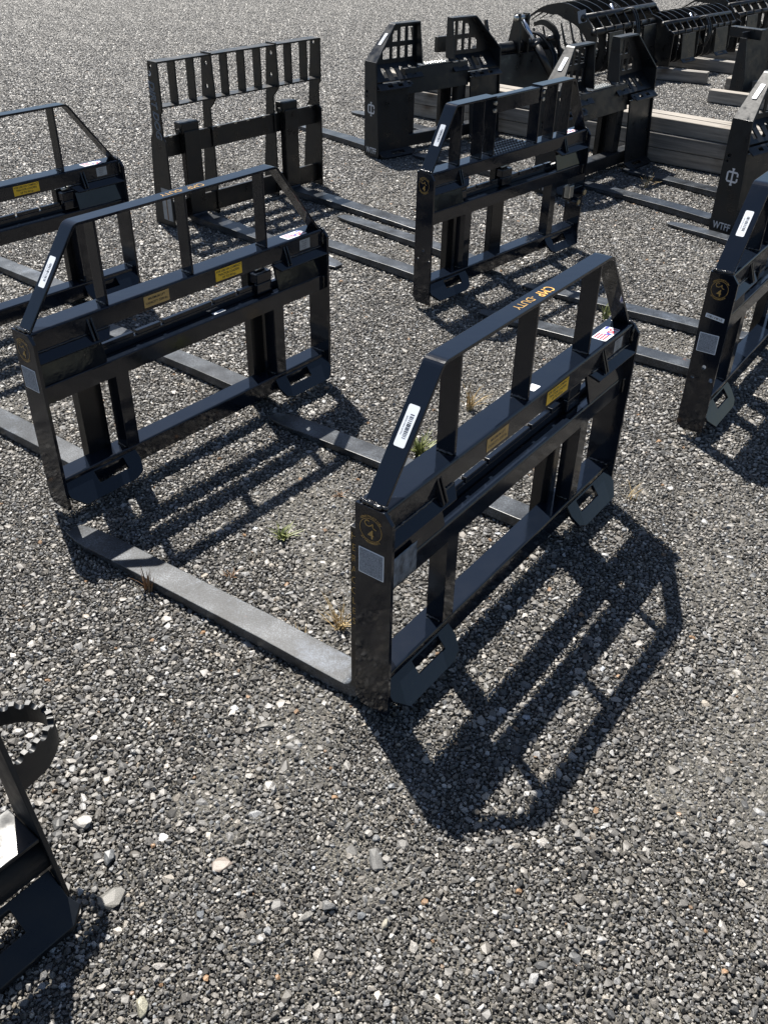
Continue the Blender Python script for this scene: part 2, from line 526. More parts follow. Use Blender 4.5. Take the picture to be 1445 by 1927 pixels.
# ------------------------------------------------------------------ fork (hung on a carriage rail)
def fork(parent, x, ysh, sgn=1, length=1.06, width=0.082, top=0.475, yaw=0.0, mat='fork', zlift=0.004, holes=False, latch=True, tipw=0.55):
    """L-shaped fork: shank at ysh, blade running sgn*Y along the ground"""
    o = MB()
    th = 0.034
    path = [(ysh, top), (ysh, 0.10), (ysh, 0.055)]
    # outer profile (behind) heel to tip as rings of 4 points: (centre y, z-top, z-bottom, half width)
    rings = []
    def ring(y0, z0, y1, z1, w):
        return [(-w / 2, y0, z0), (w / 2, y0, z0), (w / 2, y1, z1), (-w / 2, y1, z1)]
    yo = ysh + sgn * th
    rings.append(ring(ysh, top, yo, top, width))
    rings.append(ring(ysh, 0.12, yo, 0.12, width))
    for k in range(6):
        a = R(90 * k / 5)
        # inner (blade-side) corner radius .03, outer corner radius .05
        iy = yo + sgn * 0.03 * (1 - math.cos(a)); iz = zlift + th + 0.03 * (1 - math.sin(a))
        oy = ysh + sgn * 0.055 * (1 - math.cos(a)); oz = zlift + 0.055 * (1 - math.sin(a))
        rings.append(ring(oy, oz, iy, iz, width))
    yend = ysh + sgn * length
    for t in (0.3, 0.55, 0.8):
        y = ysh + sgn * length * t
        tt = th * (1 - 0.55 * max(0, (t - 0.3) / 0.7))
        rings.append(ring(y, zlift, y, zlift + tt, width))
    for t, w, tk in ((0.90, 1.0, 0.40), (0.945, 0.90, 0.34), (0.975, 0.74, 0.28), (1.0, tipw, 0.22)):
        y = ysh + sgn * length * t
        rings.append(ring(y, zlift + 0.002, y, zlift + 0.002 + th * tk, width * w))
    v = [p for r in rings for p in r]
    f = [(0, 1, 2, 3), tuple(len(v) - 4 + i for i in (3, 2, 1, 0))]
    for i in range(len(rings) - 1):
        for k in range(4):
            f.append((4 * i + k, 4 * i + (k + 1) % 4, 4 * i + 4 + (k + 1) % 4, 4 * i + 4 + k))
    o.add(v, f)
    fo = o.build('fork', mat, parent, bev=0.002)
    fo.location = (x, 0, 0); fo.rotation_euler = (0, 0, yaw)
    if latch:
        hk = MB()
        y0, y1 = sorted((ysh - sgn * 0.036, ysh + sgn * (th - 0.001)))
        hk.box(-width * 0.42, width * 0.42, y0, y1, 0.440, 0.474)
        hk.box(-width * 0.42, width * 0.42, *sorted((ysh - sgn * 0.036, ysh - sgn * 0.021)), 0.403, 0.440)
        hk.build('hook', 'gloss', fo, bev=0.003)
        pin = MB().tube([(-0.02, ysh - sgn * 0.012, 0.480), (0.03, ysh - sgn * 0.012, 0.486)], 0.007, 10)
        pin.tube([(0.0, ysh - sgn * 0.012, 0.472), (0.0, ysh - sgn * 0.012, 0.494)], 0.005, 8)
        pin.build('latch_pin', 'zinc', fo, bev=0, smooth=True)
    return fo

# ------------------------------------------------------------------ frame with bent guard bar
Hh, HS, DP = 0.585, 0.56, 0.0925
def plate_yz(outer, holes, x0, t):
    return MB().holed(outer, holes, lambda u, w, d: (x0 + d, u, w), t)
def circ(cx, cy, r, n=12):
    return [(cx + r * math.cos(2 * math.pi * k / n), cy + r * math.sin(2 * math.pi * k / n)) for k in range(n)]

def guard_frame(loc, rz, label, forks, gx=0.3815, hg=0.805, kind='plain', seed=1, decals=('white',), group='black pallet fork frames with bent guard bars'):
    t = empty('pallet_fork_attachment', (loc[0], loc[1], 0), rz, label, 'pallet fork', group)
    hs = HS
    G = 'gloss'
    hol = [circ(0.044, 0.24, 0.0075), circ(0.074, 0.198, 0.0065), circ(0.012, 0.20, 0.0075)] if kind != 'plain' else []
    for sx in (-1, 1):
        x0 = -Hh if sx < 0 else Hh - 0.010
        out = [(0.004, 0.0), (DP - 0.018, 0.0), (DP, 0.018), (DP, hs), (0.020, hs), (0.0, hs - 0.024), (0.0, 0.0)]
        out = out[:-1] + [(0.0, 0.006)]
        plate_yz(out, hol, x0, 0.010).build('side_plate', G, t, 0.0012)
    xi = Hh - 0.010
    # top rail: angle section
    pr = arc_path([(0.090, hs), (0.020, hs), (0.020, 0.505)], 0.008, 4)
    MB().prism(strip_poly(pr, -0.009), 'x', -xi, xi).build('top_rail', G, t, 0.0008)
    # middle rail
    pr = arc_path([(0.055, 0.400), (0.020, 0.400), (0.020, 0.345)], 0.007, 4)
    MB().prism(strip_poly(pr, -0.009), 'x', -xi, xi).build('middle_rail', G, t, 0.0008)
    # lower rail
    pr = arc_path([(0.086, 0.098), (0.020, 0.098), (0.020, 0.036)], 0.007, 4)
    MB().prism(strip_poly(pr, -0.009), 'x', -xi, xi).build('lower_rail', G, t, 0.0008)
    # notched carriage bar behind the middle rail
    nb = MB().box(-xi, xi, 0.0585, 0.0735, 0.365, 0.424)
    nb.build('carriage_bar', G, t, 0.001)
    br = [-0.36, -0.218, -0.115, 0.093, 0.200, 0.297, 0.36]
    for a, b in zip(br[:-1], br[1:]):
        MB().box(a + 0.006, b - 0.006, 0.0587, 0.0733, 0.4242, 0.437).build('notch_block', G, t, 0.0015)
    # uprights between lower and middle rail
    for x in (-0.335, 0.325):
        MB().prism([(x, 0.022), (x + 0.046, 0.022), (x + 0.046, 0.030), (x + 0.008, 0.030), (x + 0.008, 0.070), (x, 0.070)], 'z', 0.098, 0.3455).build('upright', G, t, 0.001)
        weld(t, (x - 0.001, 0.030, 0.100), (x - 0.001, 0.066, 0.100), 0.004, seed + int(x * 100))
    # guard bar (one bent flat bar, or two halves with a bolted plate between)
    g0, g1 = (0.029, 0.078) if kind == 'plain' else (0.026, 0.086)
    if kind != 'step':
        path = arc_path([(-xi + 0.004, hs + 0.001), (-gx, hg), (gx, hg), (xi - 0.004, hs + 0.001)], 0.016, 5)
        MB().prism(strip_poly(path, 0.008), 'y', g0, g1).build('guard_bar', G, t, 0.0012)
        posts = [(-0.317,), (0.0,), (0.317,)] if kind == 'plain' else [(-0.30,), (-0.2,), (-0.1,), (0.1,), (0.2,), (0.30,)]
    else:
        for sx in (-1, 1):
            path = arc_path([(sx * (xi - 0.004), hs + 0.001), (sx * gx, hg), (sx * 0.165, hg)], 0.014, 5)
            MB().prism(strip_poly(path, 0.008 * -sx), 'y', g0, g1).build('guard_bar', G, t, 0.0012)
        posts = [(-0.392,), (-0.245,), (-0.160,), (0.166,), (0.29,), (0.41,)]
        pl = MB().prism(arc_path([(0.060, hg - 0.006), (0.030, hg - 0.006), (0.030, 0.735)], 0.005, 3)[::1] and strip_poly(arc_path([(0.072, hg - 0.006), (0.032, hg - 0.006), (0.032, 0.732)], 0.006, 3), -0.006), 'x', -0.157, 0.157)
        pl.build('bolted_bridge_plate', G, t, 0.001)
        for bx in (-0.175, 0.175):
            for bz in (0.775, 0.745):
                MB().tube([(bx, g0 - 0.006, bz), (bx, g0 + 0.004, bz)], 0.009, 6).build('bolt', 'zinc', t, 0.001)
        # tread plate with raised studs behind the top rail
        MB().box(-0.15, 0.158, 0.0905, 0.165, 0.553, 0.559).build('step_tread', G, t, 0.001)
        st = MB()
        for i in range(15):
            for j in range(5):
                cx = -0.138 + i * 0.020 + (0.01 if j % 2 else 0); cy = 0.034 + j * 0.028
                if cx > 0.152: continue
                st.tube([(cx, cy, 0.5592), (cx, cy, 0.564), (cx, cy, 0.5665)], [0.0062, 0.0052, 0.002], 8)
        so_ = st.build('tread_studs', G, t, 0.0, smooth=False)
    for (x,) in posts:
        MB().box(x - 0.004, x + 0.004, g0 + 0.001, g1 - 0.001, hs + 0.0005, hg - 0.007).build('guard_post', G, t, 0.001)
        weld(t, (x - 0.004, g0 + 0.004, hs + 0.002), (x - 0.004, g1 - 0.004, hs + 0.002), 0.004, seed + int(x * 977))
    # welds at guard feet
    for sx in (-1, 1):
        weld(t, (sx * (xi + 0.002), g0 + 0.003, hs + 0.003), (sx * (xi + 0.002), g1, hs + 0.003), 0.006, seed + sx + 50)
    for sx in (-1, 1):
        xw = sx * (xi - 0.002)
        weld(t, (xw, 0.017, 0.508), (xw, 0.017, 0.552), 0.0045, seed + 60 + sx)
        weld(t, (xw, 0.022, hs + 0.002), (xw, 0.086, hs + 0.002), 0.0048, seed + 64 + sx)
        weld(t, (xw, 0.022, 0.0995), (xw, 0.082, 0.0995), 0.0045, seed + 68 + sx)
        weld(t, (xw, 0.017, 0.350), (xw, 0.017, 0.396), 0.004, seed + 72 + sx)
    # coupler: leaning plate, lip, gussets, toe plate with pin slot, each side
    for sx in (-1, 1):
        a, b = sorted((sx * xi, sx * 0.355))
        q = [(0.0205, 0.402), (0.048, 0.507), (0.056, 0.507), (0.0285, 0.402)]
        MB().prism(q, 'x', a, b).build('coupler_plate', G, t, 0.0008)
        xo, x1, x2 = sx * xi, sx * 0.350, sx * 0.325
        lip = [(xo, 0.022, 0.502), (x2, 0.022, 0.502), (x1, -0.002, 0.478), (xo, -0.002, 0.478)]
        d = Vector((0, 0.005, -0.006))
        v = lip + [tuple(Vector(p) + d) for p in lip]
        MB().add(v, [(0, 1, 2, 3), (7, 6, 5, 4), (0, 4, 5, 1), (1, 5, 6, 2), (2, 6, 7, 3), (3, 7, 4, 0)]).build('coupler_lip', G, t, 0.0012)
        weld(t, (sx * (xi - 0.004), 0.019, 0.5035), (sx * 0.335, 0.019, 0.5035), 0.0028, seed + 7 * sx)
        for gxx in (0.385, 0.398):
            MB().prism([(0.0196, 0.547), (0.0196, 0.504), (0.0, 0.484), (-0.001, 0.49)], 'x', sx * gxx - 0.003, sx * gxx + 0.003).build('lip_gusset', G, t, 0.0012)
        # toe plate
        L = 0.089; dy, dz = -0.055 / L, -0.070 / L
        def fn(u, w, dd, sx=sx): return (sx * u, 0.019 + dy * w + dd * dz, 0.084 + dz * w - dd * dy)
        outer = [(xi, 0.0), (xi, 0.045), (0.540, 0.083), (0.352, 0.083), (0.323, 0.070), (0.309, 0.032), (0.312, 0.0)]
        slot = [(0.470, 0.006), (0.470, 0.043), (0.362, 0.043), (0.362, 0.006)]
        MB().holed(outer, [slot], fn, -0.010).build('toe_plate', G, t, 0.001)
    for i, fk in enumerate(forks):
        x, yaw = fk[:2]
        fo = fork(t, x, 0.080, 1, length=fk[2] if len(fk) > 2 else 1.085, yaw=yaw, zlift=GZ + 0.004, top=0.485)
        if 'forktext' in decals and i == 0:
            for k, ch in enumerate('HERACCLES'):
                letters('fork_lettering', ch, 0.026, 'gold', fo, basis((-0.0415, 0.104, 0.462 - k * 0.029), (0, -1, 0), (0, 0, 1)), xs=0.8)
    # decals
    out_n = basis  # shorthand
    emblem(t, basis((-Hh - 0.0002, 0.052, 0.508), (0, -1, 0), (0, 0, 1)))
    if 'panel' in decals:
        zc = 0.423 if kind == 'plain' else 0.325
        s = sticker('square_label', 0.064, 0.066, 'white', t, basis((-Hh - 0.0003, 0.050, zc), (0, -1, 0), (0, 0, 1)), r=0.002)
        sticker('label_print', 0.059, 0.061, 'panel', s, Matrix.Translation((0, 0, 0.0007)), r=0.001)
    if 'sidebar' in decals:
        s = sticker('barcode_strip', 0.062, 0.014, 'white', t, basis((-Hh - 0.0003, 0.046, 0.415), (0, -1, -0.12), (0, -0.12, 1)), r=0.001)
        barcode(s, 0.05, 0.008, 9)
    dx, dz = -gx + xi - 0.004, hg - hs
    Ls = math.hypot(dx, dz); ux, uz = dx / Ls, dz / Ls
    if 'white' in decals:
        c = Vector((-xi + 0.004 + dx * 0.54, (g0 + g1) / 2, hs + dz * 0.54)) + Vector((-uz, 0, ux)) * 0.0006
        label_white(t, basis(c, (-ux, 0, -uz), (0, 1, 0)) if False else basis(c, (ux, 0, uz), (0, 1, 0)) , seed)
    if 'duty' in decals or 'dutyfaint' in decals:
        oc = 'orange' if 'duty' in decals else 'gold'
        letters('guard_lettering', 'CMP', 0.038, oc, t, basis((0.060, 0.052, hg + 0.0006), (-1, 0, 0), (0, -1, 0)), spacing=1.12, xs=0.78)
        letters('guard_lettering', '-DUTY', 0.030, 'gold', t, basis((-0.027, 0.054, hg + 0.0006), (-1, 0, 0), (0, -1, 0)), xs=0.95)
    if 'yellow' in decals:
        s = sticker('yellow_notice', 0.112, 0.036, 'yellow', t, basis((0.135, 0.0198, 0.5315), (1, 0, 0), (0, 0, 1)), r=0.0005)
        for k, tx in enumerate(('FOR USE ON COMPACT', 'TRACTOR LOADERS', 'UP TO 50 h.p.')):
            letters('notice_lettering', tx, 0.0098, 'ink', s, Matrix.Translation((0, 0.011 - 0.011 * k, 0.0010)), bold=0.0002)
    if 'tan' in decals:
        s = sticker('tan_notice', 0.094, 0.034, 'tan', t, basis((-0.154, 0.0198, 0.5315), (1, 0, 0), (0, 0, 1)), r=0.0005)
        for k, tx in enumerate(('MAXIMUM LIFT', 'CAPACITY: 2200 lbs.')):
            letters('notice_lettering', tx, 0.0095, 'ink', s, Matrix.Translation((0, 0.007 - 0.013 * k, 0.0010)), bold=0.0002)
    if 'flag' in decals:
        s = sticker('flag_sticker', 0.094, 0.042, 'white', t, basis((0.462, 0.050, hs + 0.0002), (-1, 0, 0), (0, -1, 0)), r=0.005)
        for k in range(4):
            MB().box(0.004, 0.043, -0.017 + k * 0.0085, -0.0125 + k * 0.0085, 0.0008, 0.0011).build('flag_stripe', 'red', s, bev=0)
        letters('flag_letter', 'U', 0.030, 'red', s, Matrix.Translation((-0.033, 0.006, 0.0010)), bold=0.0012)
        letters('flag_letter', 'S', 0.026, 'red', s, Matrix.Translation((-0.016, 0.006, 0.0010)), bold=0.0012)
        letters('flag_letter', 'A', 0.026, 'blue', s, Matrix.Translation((-0.001, 0.006, 0.0012)), bold=0.0012)
        MB().box(-0.046, -0.028, -0.019, -0.011, 0.0008, 0.0011).build('flag_canton', 'blue', s, bev=0)
    if 'toplabel' in decals:
        sticker('small_white_label', 0.034, 0.024, 'white', t, basis((0.062, 0.052, hs + 0.0002), (1, 0, 0), (0, 1, 0)), r=0.003)
    if 'serial' in decals:
        s = sticker('serial_label', 0.050, 0.034, 'serial', t, basis((0.485, 0.0198, 0.5305), (1, 0, 0), (0, 0, 1)), r=0.001)
        for k in range(4):
            letters('small_print', ('SERIAL NO', 'MODEL', 'WEIGHT', 'DATE')[k], 0.0055, 'ink', s, Matrix.Translation((-0.004 + 0.003 * (k % 2), 0.011 - 0.0075 * k, 0.0010)))
    if 'film' in decals:
        fl = MB()
        nx, nz = 10, 6
        rr = random.Random(4)
        v = []
        for j in range(nz + 1):
            for i in range(nx + 1):
                v.append((-0.573 + 0.105 * i / nx, 0.0188 - 0.002 * rr.random(), 0.350 + (0.078) * j / nz))
        f = [(j * (nx + 1) + i, j * (nx + 1) + i + 1, (j + 1) * (nx + 1) + i + 1, (j + 1) * (nx + 1) + i) for j in range(nz) for i in range(nx)]
        fl.add(v, f)
        o = fl.build('plastic_film', 'film', t, 0, smooth=True)
        sm = o.modifiers.new('thick', 'SOLIDIFY'); sm.thickness = 0.0008
    if 'midlabel' in decals:
        sticker('small_white_label', 0.05, 0.016, 'white', t, basis((0.10, 0.046, 0.4003), (1, 0, 0), (0, 1, 0)), r=0.001)
    if 'couplings' in decals:
        c = MB().box(0.47, 0.574, 0.0, 0.05, 0.24, 0.30).build('coupling_bracket', 'gloss', t, 0.004)
        for k, (x, z) in enumerate(((0.545, 0.275), (0.50, 0.235))):
            q = MB().tube([(x, 0.01, z), (x, -0.03, z)], 0.020, 14).build('hose_coupling', 'gloss', t, 0.002)
            MB().tube([(x, -0.0302, z), (x, -0.034, z)], 0.013, 14).build('coupling_cap', 'brass', q, 0)
        MB().box(0.44, 0.475, -0.012, 0.02, 0.26, 0.32).build('coupling_handle', 'zinc', t, 0.003)
    return t

# ------------------------------------------------------------------ the yard
def tile_meshes():
    """patches of crushed stone: angular hulls packed by size, largest first"""
    protos = []
    for k in range(60):
        bm = bmesh.new()
        n = (13, 16, 19)[k % 3] if k < 44 else 8
        pts = rng.normal(size=(n, 3)); pts /= np.linalg.norm(pts, axis=1)[:, None]
        pts *= rng.uniform(0.74, 1.12, (n, 1))
        for q in pts: bm.verts.new(q)
        r = bmesh.ops.convex_hull(bm, input=bm.verts)
        dele = list({e for e in r['geom_interior'] + r['geom_unused'] if isinstance(e, bmesh.types.BMVert)})
        if dele: bmesh.ops.delete(bm, geom=dele, context='VERTS')
        bm.verts.ensure_lookup_table(); bm.verts.index_update()
        bmesh.ops.triangulate(bm, faces=bm.faces)
        V = np.array([v.co[:] for v in bm.verts]); F = np.array([[v.index for v in f.verts] for f in bm.faces])
        protos.append((V, F)); bm.free()
    T = 0.36
    res = []
    for var in range(7):
        # sizes; the last two patches, for the far yard, carry no buried layer
        med = (0.0036, 0.0033, 0.0040, 0.0031, 0.0036, 0.0049, 0.0045)[var]
        rad = np.sort(np.clip(med * np.exp(rng.normal(0, 0.44, 3900 if var < 5 else 2000)), 0.0020, 0.015))[::-1]
        rad = np.concatenate([rng.uniform(0.010, 0.016, (2, 1, 1, 1, 0, 1, 1)[var]), rad])
        cell = 0.012; grid = {}
        pos = []; rr_ = []
        for r in rad:
            for _ in range(9):
                x, y = rng.uniform(-T / 2, T / 2, 2)
                ci, cj = int(x // cell), int(y // cell)
                ok = True
                w = 2 if r < 0.010 else 3
                for a in range(ci - w, ci + w + 1):
                    for b in range(cj - w, cj + w + 1):
                        for (qx, qy, qr) in grid.get((a, b), ()):
                            if (qx - x) ** 2 + (qy - y) ** 2 < (0.80 * (qr + r)) ** 2:
                                ok = False; break
                        if not ok: break
                    if not ok: break
                if ok:
                    grid.setdefault((ci, cj), []).append((x, y, r)); pos.append((x, y)); rr_.append(r); break
        pos = np.array(pos); rr_ = np.array(rr_)
        nf = 2600 if var < 5 else 300
        pos = np.concatenate([pos, rng.uniform(-T / 2, T / 2, (nf, 2))])
        nm = len(rr_)
        rr_ = np.concatenate([rr_, np.where(rng.random(nf) < 0.72, rng.uniform(0.0026, 0.0042, nf), rng.uniform(0.0012, 0.0022, nf))])
        VV, FF, CC = [], [], []
        off = 0
        for i in range(len(rr_)):
            main = i < nm
            V, F = protos[rng.integers(0, 44) if main else rng.integers(44, 60)]
            q = rng.normal(size=4); q /= np.linalg.norm(q)
            w, x, y, z = q
            Rm = np.array([[1 - 2 * (y * y + z * z), 2 * (x * y - z * w), 2 * (x * z + y * w)], [2 * (x * y + z * w), 1 - 2 * (x * x + z * z), 2 * (y * z - x * w)], [2 * (x * z - y * w), 2 * (y * z + x * w), 1 - 2 * (x * x + y * y)]])
            s = np.array([1.15, 1.0, 0.85]) * rng.uniform(0.85, 1.15, 3)
            P = (V * s) @ Rm.T
            r = rr_[i]
            flat = 0.8 if r < 0.009 else 0.42
            P = P * r; P[:, 2] *= flat
            zc = r * flat * rng.uniform(0.05, 0.75) if main else (rng.uniform(-0.004, -0.001) if r > 0.0024 else rng.uniform(0.0, 0.002))
            if main and r > 0.009: zc = r * flat * rng.uniform(0.0, 0.35)
            P[:, 0] += pos[i, 0]; P[:, 1] += pos[i, 1]; P[:, 2] += zc
            u = rng.random()
            if u < 0.27: g = rng.uniform(0.035, 0.07)
            elif u < 0.72: g = rng.uniform(0.07, 0.16)
            elif u < 0.965: g = rng.uniform(0.16, 0.29)
            else: g = rng.uniform(0.29, 0.44)
            warm = rng.normal(0.045, 0.035)
            c = np.array([g * (1 + warm), g, g * (1 - 1.3 * warm), 1.0])
            if rng.random() < 0.004: c = np.array([0.26, 0.16, 0.09, 1.0]) * rng.uniform(0.5, 1.2); c[3] = 1
            VV.append(P); FF.append(F + off); CC.append(np.repeat(c[None], len(V), 0)); off += len(V)
        VV = np.concatenate(VV); FF = np.concatenate(FF); CC = np.concatenate(CC)
        me = bpy.data.meshes.new('gravel_patch')
        me.vertices.add(len(VV)); me.vertices.foreach_set('co', VV.ravel().astype(np.float32))
        me.loops.add(FF.size); me.loops.foreach_set('vertex_index', FF.ravel().astype(np.int32))
        me.polygons.add(len(FF)); me.polygons.foreach_set('loop_start', np.arange(0, FF.size, 3, dtype=np.int32))
        me.update(calc_edges=True)
        me.polygons.foreach_set('use_smooth', [False] * len(me.polygons))
        at = me.attributes.new('Col', 'FLOAT_COLOR', 'POINT')
        at.data.foreach_set('color', CC.ravel().astype(np.float32))
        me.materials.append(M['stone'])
        res.append(me)
    return res, T

def build_gravel():
    tiles, T = tile_meshes()
    src = bpy.data.collections.new('gravel_patches')
    for i, me in enumerate(tiles):
        o = bpy.data.objects.new('gravel_patch', me)
        src.objects.link(o)
    pts = []; idx = []; rot = []
    y = -0.5
    while y < 19.0:
        hw = 1.8 + 0.48 * max(y, 0)
        x = -math.ceil(hw / T) * T
        while x <= hw:
            pts.append((x, y, GZ - 0.005)); idx.append(random.randrange(5) if y < 6.8 else 5 + random.randrange(2)); rot.append(random.randrange(4) * math.pi / 2)
            x += T
        y += T
    me = bpy.data.meshes.new('gravel')
    me.from_pydata(pts, [], [])
    a = me.attributes.new('variant', 'INT', 'POINT'); a.data.foreach_set('value', idx)
    a = me.attributes.new('turn', 'FLOAT', 'POINT'); a.data.foreach_set('value', rot)
    o = bpy.data.objects.new('gravel', me)
    COL.objects.link(o)
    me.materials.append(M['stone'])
    tag(o, kind='stuff', label='loose grey crushed stone covering the whole yard', cat='gravel')
    ng = bpy.data.node_groups.new('scatter_gravel', 'GeometryNodeTree')
    ng.interface.new_socket('Geometry', in_out='INPUT', socket_type='NodeSocketGeometry')
    ng.interface.new_socket('Geometry', in_out='OUTPUT', socket_type='NodeSocketGeometry')
    gi = ng.nodes.new('NodeGroupInput'); go = ng.nodes.new('NodeGroupOutput')
    ci = ng.nodes.new('GeometryNodeCollectionInfo'); ci.inputs[0].default_value = src
    ci.inputs['Separate Children'].default_value = True
    ip = ng.nodes.new('GeometryNodeInstanceOnPoints'); ip.inputs['Pick Instance'].default_value = True
    n1 = ng.nodes.new('GeometryNodeInputNamedAttribute'); n1.data_type = 'INT'; n1.inputs[0].default_value = 'variant'
    n2 = ng.nodes.new('GeometryNodeInputNamedAttribute'); n2.data_type = 'FLOAT'; n2.inputs[0].default_value = 'turn'
    cx = ng.nodes.new('ShaderNodeCombineXYZ')
    L = ng.links.new
    L(gi.outputs[0], ip.inputs['Points']); L(ci.outputs[0], ip.inputs['Instance'])
    L(n1.outputs[0], ip.inputs['Instance Index']); L(n2.outputs[0], cx.inputs[2]); L(cx.outputs[0], ip.inputs['Rotation'])
    L(ip.outputs[0], go.inputs[0])
    md = o.modifiers.new('scatter', 'NODES'); md.node_group = ng

def value_noise(X, Y, cell, seed):
    r = np.random.default_rng(seed); T = r.random((256, 256))
    x = X / cell + 77.3; y = Y / cell + 31.7
    i = np.floor(x).astype(int); j = np.floor(y).astype(int); fx = x - i; fy = y - j
    fx = fx * fx * (3 - 2 * fx); fy = fy * fy * (3 - 2 * fy)
    g = lambda a, b: T[a % 256, b % 256]
    return (g(i, j) * (1 - fx) + g(i + 1, j) * fx) * (1 - fy) + (g(i, j + 1) * (1 - fx) + g(i + 1, j + 1) * fx) * fy

def build_ground():
    """one sheet to the horizon; inside the yard it swells into packed patches of fines between the stones"""
    xs = np.concatenate([[-300, -60, -14], np.linspace(-8.5, 8.5, 426), [14, 60, 300]])
    ys = np.concatenate([[-300, -40, -4], np.linspace(-0.8, 19, 496), [30, 80, 300]])
    X, Y = np.meshgrid(xs, ys)
    n = 0.50 * value_noise(X, Y, 0.55, 1) + 0.28 * value_noise(X, Y, 0.17, 2) + 0.22 * value_noise(X, Y, 0.06, 3)
    t = np.clip((n - 0.47) / 0.20, 0, 1); t = t * t * (3 - 2 * t)
    far = np.clip((Y - 8.5) / 5.0, 0, 1)
    Z = GZ - 0.0120 + 0.0083 * t + 0.004 * far * (1 - t)
    V = np.stack([X, Y, Z], -1).reshape(-1, 3)
    nx, ny = len(xs), len(ys)
    I = (np.arange(ny - 1)[:, None] * nx + np.arange(nx - 1)[None]).ravel()
    F = np.stack([I, I + 1, I + 1 + nx, I + nx], -1)
    me = bpy.data.meshes.new('ground')
    me.vertices.add(len(V)); me.vertices.foreach_set('co', V.ravel().astype(np.float32))
    me.loops.add(F.size); me.loops.foreach_set('vertex_index', F.ravel().astype(np.int32))
    me.polygons.add(len(F)); me.polygons.foreach_set('loop_start', np.arange(0, F.size, 4, dtype=np.int32))
    me.update(calc_edges=True)
    o = link('ground', me, 'ground')
    tag(o, kind='structure')
build_ground()
build_gravel()

# ------------------------------------------------------------------ fork frames with guard bars
P1 = (0.3603, 1.9148, 0.9433)
P2 = (-0.5723, 2.6820, 0.9028)
P3 = (0.5722, 4.2718, 0.8294)
P4 = (-1.49, 3.5256, 0.8838)
P5 = (1.4245, 3.239, 0.96)
guard_frame(P1, P1[2], 'glossy black pallet fork frame in the centre foreground with clouded film below its lip',
            [(-0.5315, 0.018), (0.300, -0.01)], decals=('white', 'panel', 'duty', 'yellow', 'tan', 'flag', 'toplabel', 'serial', 'film', 'forktext'), seed=1)
guard_frame(P2, P2[2], 'glossy black pallet fork frame left of the centre one, whole frame in view',
            [(-0.392, 0.02), (0.31, 0.0)], decals=('white', 'panel', 'dutyfaint', 'yellow', 'tan', 'flag', 'serial', 'midlabel'), seed=2)
guard_frame(P4, P4[2], 'glossy black pallet fork frame cut off by the left picture edge',
            [(-0.30, 0.0), (0.335, 0.0)], decals=('white', 'panel', 'duty', 'yellow', 'tan', 'flag', 'serial'), seed=3)
guard_frame(P3, P3[2], 'black pallet fork frame with studded step and split guard, behind the centre frame',
            [(-0.34, -0.01), (-0.02, -0.06, 1.12)], gx=0.4306, hg=0.802, kind='step', decals=('white', 'flag', 'couplings'), seed=4)
guard_frame(P5, P5[2], 'black pallet fork frame with tilted barcode strip, cut off by the right picture edge',
            [(-0.11, 0.0), (0.29, 0.0)], gx=0.36, hg=0.79, kind='holes', decals=('white', 'panel', 'sidebar'), seed=5)

# ------------------------------------------------------------------ heavy frames with two guard towers
def slot_shape(cx, cy, w, h, n=5):
    pts = [(cx - w / 2, cy - h / 2), (cx + w / 2, cy - h / 2)]
    for k in range(n + 1):
        a = math.pi * k / n
        pts.append((cx + w / 2 * math.cos(a), cy + h / 2 - w / 2 + w / 2 * math.sin(a)))
    return pts

def ic_logo(parent, mtx, s=1.0):
    """white monogram: a squared C crossed by a flared upright"""
    o = MB()
    z0, z1 = 0.0004, 0.0009
    w, h, t = 0.036 * s, 0.030 * s, 0.010 * s
    c = 0.010 * s
    outer = [(w, h * 0.15), (w, h - c), (w - c, h), (-w + c, h), (-w, h - c), (-w, -h + c), (-w + c, -h), (w - c, -h), (w, -h + c), (w, -h * 0.15), (w - t, -h * 0.15), (w - t, -h + t), (-w + t, -h + t), (-w + t, h - t), (w - t, h - t), (w - t, h * 0.15)]
    o.holed(outer, [], lambda u, v, d: (u, v, z0 + d), z1 - z0)
    lg = o.build('logo', 'offwhite', parent, bev=0)
    lg.matrix_local = mtx
    k = MB()
    up_ = [(-0.009, 0.046), (0.009, 0.046), (0.005, 0.034), (0.005, -0.034), (0.009, -0.046), (-0.009, -0.046), (-0.005, -0.034), (-0.005, 0.034)]
    k.holed([(a * s, b * s) for a, b in up_], [], lambda u, v, d: (u, v, z1 + 0.0002 + d), 0.0004)
    k.build('logo_upright', 'offwhite', lg, bev=0)
    return lg

